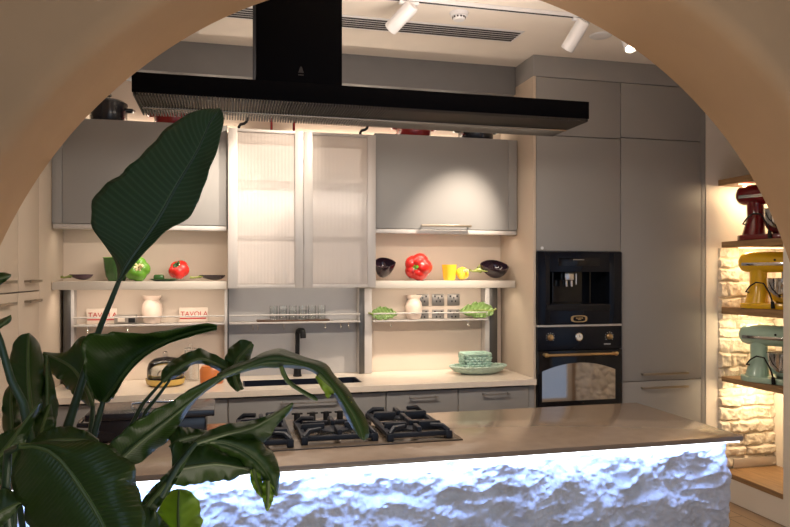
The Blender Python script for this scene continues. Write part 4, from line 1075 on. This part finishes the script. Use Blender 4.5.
# upright round leaf at the left
leaf([(33, 442), (24, 420), (14, 395), (10, 372), (11, 352), (18, 337), (28, 333)], [(34, 443), (31, 410), (28, 375), (28, 350), (28.5, 333)], [(35, 442), (40, 415), (43.5, 385), (43, 358), (38, 342), (29, 333)], 1.25, 1.33, .02, .05, 'leaf', stem=[(38, 480, 1.24), (46, 580, 1.22), root])
leaf([(43, 462), (38, 432), (39, 395), (45, 355)], [(44, 462), (46, 425), (47, 390), (46, 355)], [(45, 462), (53, 436), (58, 410), (55, 388), (47, 355)], 1.30, 1.36, .02, .03, stem=[(48, 520, 1.26), root])
leaf([(14, 472), (4, 435), (3, 398), (12, 382)], [(14, 472), (12, 430), (11, 400), (12, 382)], [(15, 472), (21, 435), (19, 402), (13, 382)], 1.30, 1.38, .02, .02, stem=[(28, 560, 1.25), root])
leaf([(38, 470), (25, 440), (30, 425), (48, 405)], [(40, 470), (36, 448), (42, 428), (50, 404)], [(42, 470), (50, 450), (54, 430), (51, 404)], 1.20, 1.28, .02, .02, stem=[(46, 560, 1.22), root])
# stalk and tips at the left border
stalk([(-12, 312, 1.22), (0, 341, 1.22), (11, 380, 1.22), (23, 403, 1.22), (30, 440, 1.22), (44, 560, 1.22), root])
leaf([(-46, 292), (-25, 276), (0, 272.5), (11, 274.5)], [(-46, 294), (-25, 282), (0, 278), (11, 275)], [(-46, 297), (-25, 291), (0, 284.5), (11, 276)], 1.22, 1.26, .02, .02, stem=[(-60, 400, 1.22), (-20, 600, 1.22), root])
leaf([(-40, 345), (-18, 330), (0, 320), (11, 315)], [(-40, 348), (-18, 336), (0, 325), (11, 316)], [(-40, 352), (-18, 341), (0, 328.5), (10, 322), (11.5, 317)], 1.20, 1.24, .02, .02, stem=[(-40, 450, 1.2), (0, 620, 1.2), root])
# big foreground leaf, bottom left
leaf([(20, 448), (13, 465), (12, 482), (20, 505), (34, 530), (70, 575), (125, 612)], [(20, 446), (41, 447), (60, 459), (80, 486), (104, 527), (116, 570), (127, 612)],
     [(22, 444), (45, 442), (67, 441), (92, 441), (111, 445), (127, 460), (137, 480), (142.5, 505), (143, 535), (140, 575), (129, 612)], 1.05, .98, .06, .02, 'leaf', bulge=-.015, rip=.003, freq=13, stem=[(8, 452, 1.08), (5, 500, 1.12), (20, 620, 1.18), root])
leaf([(26, 447), (40, 434), (58, 427), (72, 427), (88, 432), (99, 440)], [(26, 449), (45, 443), (65, 440), (99, 441)], [(26, 452), (45, 452), (70, 452), (99, 442)], 1.14, 1.16, .02, .03)
leaf([(-30, 505), (-22, 460), (-5, 437), (20, 425), (40, 402)], [(-28, 505), (-12, 470), (8, 445), (40, 402)], [(-25, 505), (0, 485), (20, 455), (41, 402)], 1.12, 1.18, .02, .02, 'leaf', stem=[(-10, 600, 1.16), root])
leaf([(-40, 560), (-30, 515), (-8, 492), (10, 490), (22, 500)], [(-40, 560), (-20, 525), (22, 501)], [(-38, 560), (-10, 540), (23, 502)], 1.08, 1.1, .02, .02, 'leaf')
# long arching leaf with blade from lower left
leaf([(104, 470), (107, 450), (118, 435), (140, 419), (180, 396), (222, 374)], [(108, 471), (128, 452), (152, 432), (178, 412), (200, 393), (223, 376)], [(112, 472), (138, 463), (158, 448), (172, 435), (182, 420), (198, 398), (224, 379)], 1.26, 1.36, -.03, .04, 'leaf', freq=12, stem=[(95, 510, 1.25), (78, 620, 1.23), root])
leaf([(217, 374), (236, 364), (250, 359.5), (266, 351.5), (284, 349), (304, 357), (327, 364), (334, 375), (348, 389), (357, 405), (367, 421), (369, 436), (364, 440)],
     [(217, 378), (245, 367), (270, 359), (295, 362), (316, 369), (330, 381), (342, 398), (354, 417), (364, 440)],
     [(217, 381), (247, 371), (270, 367.5), (295, 368.5), (309, 370), (320, 377), (331, 389), (340, 405), (350, 424), (361, 439), (363, 440)], 1.36, 1.40, .05, .03, 'leaf', bulge=-.012, freq=16, stem=[(190, 392, 1.36), (150, 425, 1.34), (120, 460, 1.30), (90, 560, 1.24), root])
leaf([(322, 369), (340, 385), (352, 402)], [(318, 374), (336, 390), (352, 403)], [(315, 377), (328, 398), (332, 393), (351, 404)], 1.38, 1.40, .02, .02, 'leaf_young', n=24)
leaf([(279, 366), (285, 377), (298, 388), (312, 396), (317, 401)], [(281, 366), (286, 380), (300, 391), (317, 401)], [(283, 366), (290, 380), (304, 390), (315, 396), (318, 400)], 1.37, 1.39, .005, .005, n=20, ruff=.1)
# small curved leaf and round blob behind
leaf([(161, 382), (163, 369), (175, 359), (187, 353), (199, 348.5), (208, 352), (216, 355), (228, 362)], [(163, 382), (175, 371), (188, 363), (200, 359), (212, 362), (228, 369)], [(168, 381), (184, 372.5), (190, 366), (198, 363.5), (209, 366), (228, 376)], 1.40, 1.44, .02, .03)
leaf([(236, 391), (227, 381), (225, 366), (226, 354), (234, 344), (243, 339.5), (252, 342)], [(239, 391), (234, 376), (237, 360), (252, 343)], [(244, 389), (240, 374), (249, 360), (254, 345)], 1.44, 1.46, .02, .02)
# leaf cluster in the middle
leaf([(196, 441), (208, 431), (229, 423.5), (250, 421), (270, 414.5), (292.5, 402.5)], [(196, 443), (225, 434), (250, 428), (272, 417), (293, 403)], [(196, 446), (230, 442), (265, 441), (276, 426), (289, 413), (293.5, 404)], 1.32, 1.40, .02, .02, 'leaf', stem=[(178, 465, 1.30), (150, 515, 1.28), (100, 620, 1.24), root])
leaf([(206, 440), (221, 436), (240, 436), (257, 440), (271, 451), (279.5, 469), (277.5, 495)], [(206, 441), (228, 444), (250, 455), (266, 472), (277, 496)], [(206, 443), (238, 460), (258, 476), (269, 491), (276.5, 496)], 1.34, 1.36, .03, .03, 'leaf', bulge=-.012)
leaf([(250, 470), (251, 482), (257, 493), (264, 499)], [(254, 468), (256, 480), (264, 499)], [(260, 472), (262, 482), (265, 499)], 1.36, 1.37, .01, .01, 'leaf_young', n=18)
leaf([(263, 480), (262, 495), (266, 510)], [(268, 480), (268, 495), (267, 511)], [(274, 488), (273, 500), (268, 511)], 1.35, 1.36, .01, .01, 'leaf_young', n=18)
leaf([(172, 484), (185, 486), (198, 483.5), (216, 481), (232, 480), (240, 475.5), (256, 472)], [(172, 470), (195, 466), (220, 464), (257, 471)], [(172, 444), (185, 438), (210, 438), (238, 448), (258, 469)], 1.33, 1.38, .03, .04, 'leaf')
leaf([(171, 442), (168, 432), (175, 427), (190, 428), (208, 431)], [(170, 448), (180, 440), (208, 433)], [(172, 455), (190, 452), (208, 436)], 1.35, 1.37, .02, .02)
# narrow leaves and stalks below
leaf([(140, 512), (143, 500), (158, 482), (178, 462), (188, 452)], [(142, 513), (152, 500), (168, 481), (189, 453)], [(146, 514), (155, 511), (172, 488), (190, 455)], 1.26, 1.32, .01, .01, 'leaf', stem=[(125, 560, 1.25), (90, 660, 1.23), root])
leaf([(180, 578), (164, 560), (156, 532), (160, 506), (170, 492), (178, 489)], [(182, 578), (180, 545), (178, 515), (179, 489)], [(184, 578), (197, 550), (201.5, 525), (199, 503), (191, 492), (180, 489)], 1.30, 1.36, .03, .03, 'leaf_young', stem=[(170, 640, 1.28), (110, 740, 1.24), root])
leaf([(118, 545), (128, 515), (140, 505), (156, 512), (175, 535)], [(118, 550), (135, 530), (176, 538)], [(118, 556), (140, 550), (176, 542)], 1.22, 1.26, .02, .02, 'leaf')
stalk([(162, 382, 1.41), (152, 393, 1.40), (142, 405, 1.38), (128, 432, 1.34), (100, 540, 1.26), root], .0025, .006)
stalk([(170, 380, 1.41), (158, 396, 1.40), (146, 411, 1.38), (135, 440, 1.34), (105, 545, 1.26), root], .0025, .006)
stalk([(2, 505, 1.15), (6, 530, 1.15), (20, 640, 1.18), root], .006, .009)
stalk([(13, 505, 1.18), (12, 535, 1.18), (30, 660, 1.20), root], .006, .009)

# ------------------------------------------------------------------ light
def area(name, loc, size, energy, col, direction, size_y=None, spread=None):
    l = bpy.data.lights.new(name, 'AREA'); l.energy = energy; l.color = col; l.size = size
    if size_y: l.shape = 'RECTANGLE'; l.size_y = size_y
    if spread: l.spread = math.radians(spread)
    o = bpy.data.objects.new(name, l); C.objects.link(o); o.location = loc
    o.rotation_euler = Vector(direction).to_track_quat('-Z', 'Y').to_euler(); return o
WARM = (1, .72, .46); WARM2 = (1, .84, .67)
POW = [105, 240, 30, 85]
CONE = [44, 38, 50, 46]
for (p, d), e, cn in zip(SP, POW, CONE):
    l = bpy.data.lights.new('spot_beam', 'SPOT'); l.energy = e; l.color = WARM2; l.spot_size = math.radians(cn); l.spot_blend = .9; l.shadow_soft_size = .025
    o = bpy.data.objects.new('spot_beam', l); C.objects.link(o); o.location = p; o.rotation_euler = d.to_track_quat('-Z', 'Y').to_euler()
# strips under the wall cabinets, under the thick shelves
area('strip_or_fill', (-.45, 4.235, 1.803), .85, 1.15, WARM2, (0, .35, -1), .02)
area('strip_or_fill', (1.37, 4.235, 1.803), .85, 1.3, WARM2, (0, .35, -1), .02)
area('strip_or_fill', (-.45, 4.226, 1.458), .85, 1.9, WARM2, (0, .5, -1), .02)
area('strip_or_fill', (1.37, 4.226, 1.458), .80, 2.0, WARM2, (0, .5, -1), .02)
# display cabinet inside: one strip over each level
for z, h, e in ((2.25, .255, 1.0), (1.94, .295, 1.0), (1.63, .265, .8)):
    area('back_light', (.24, 4.482, z), .40, .75*e, (1, .82, .70), (0, -1, 0), h)
    area('back_light', (.68, 4.482, z), .38, .40*e, (1, .82, .70), (0, -1, 0), h)
area('strip_or_fill', (.46, 4.235, 1.466), .76, 1.0, WARM2, (0, .5, -1), .02)
# cove light on top of the wall cabinets
area('strip_or_fill', (-.40, 4.485, 2.44), 1.0, 2.6, WARM2, (0, -.25, 1), .03)
area('strip_or_fill', (1.1, 4.485, 2.44), 1.4, 3.8, WARM2, (0, -.25, 1), .03)
# island strip
area('strip_or_fill', (.64, IY0+.014, .878), 2.66, 7, (.27, .45, 1.0), (0, .30, -1), .012)
# niche strips
for z, e in ((2.129, 4.2), (1.716, 2.4), (1.279, 2.4), (.831, 3.2)):
    area('strip_or_fill', (3.41, 3.80, z), .32, e, (1, .74, .44), (0, 0, -1), .03).rotation_euler = (math.radians(16), 0, 0)
# added up-light above the hood, no such fitting; brightens the ceiling
area('strip_or_fill', (.95, 2.69, 2.262), .9, 15, (1, .86, .74), (0, .02, 1), .20)
area('strip_or_fill', (-.10, 2.69, 2.262), .36, 5, (1, .86, .74), (0, .02, 1), .20)
# added overhead fill between hood and arch, no downlights known there
area('kitchen_fill', (1.0, 2.25, 2.90), 2.2, 2, (1, .90, .80), (.1, .35, -1), .12)
# daylight from the room behind the camera
area('daylight', (.9, -2.5, 1.7), 4.2, 36, (.66, .80, 1.0), (0, 1, -.05), 2.2)
area('arch_fill', (.66, 1.0, .35), 1.6, 14, (1, .88, .74), (0, -.12, 1), .6)  # added low fill that brightens the arch plaster, no known lamp
# strips in the underside of the hood
area('clad_fill', (2.75, 2.4, 1.9), .5, 3.0, (1, .74, .42), (.5, 0, -1), .3)  # added fill on the cladding that the oven door mirrors
area('hood_lamp', (.56, 2.69, 2.160), 1.6, 25, (1, .88, .74), (0, .5, -1), .05)

w = bpy.data.worlds.new('World'); sc.world = w; w.use_nodes = True
bg = w.node_tree.nodes['Background']; bg.inputs[0].default_value = (.55, .72, 1, 1); bg.inputs[1].default_value = .15
# ------------------------------------------------------------------ camera
cam = bpy.data.cameras.new('camera'); cam.sensor_width = 36; cam.sensor_fit = 'HORIZONTAL'; cam.lens = F/790*36; cam.clip_start = .05
co = bpy.data.objects.new('camera', cam); C.objects.link(co); co.location = (0, 0, EYE); co.rotation_euler = (PI/2, 0, -TH)
cam.shift_y = (HZ-263.5)/790
sc.camera = co
sc.view_settings.view_transform = 'Standard'; sc.view_settings.look = 'None'; sc.view_settings.gamma = 1; sc.view_settings.exposure = 0
sc.view_settings.use_curve_mapping = False
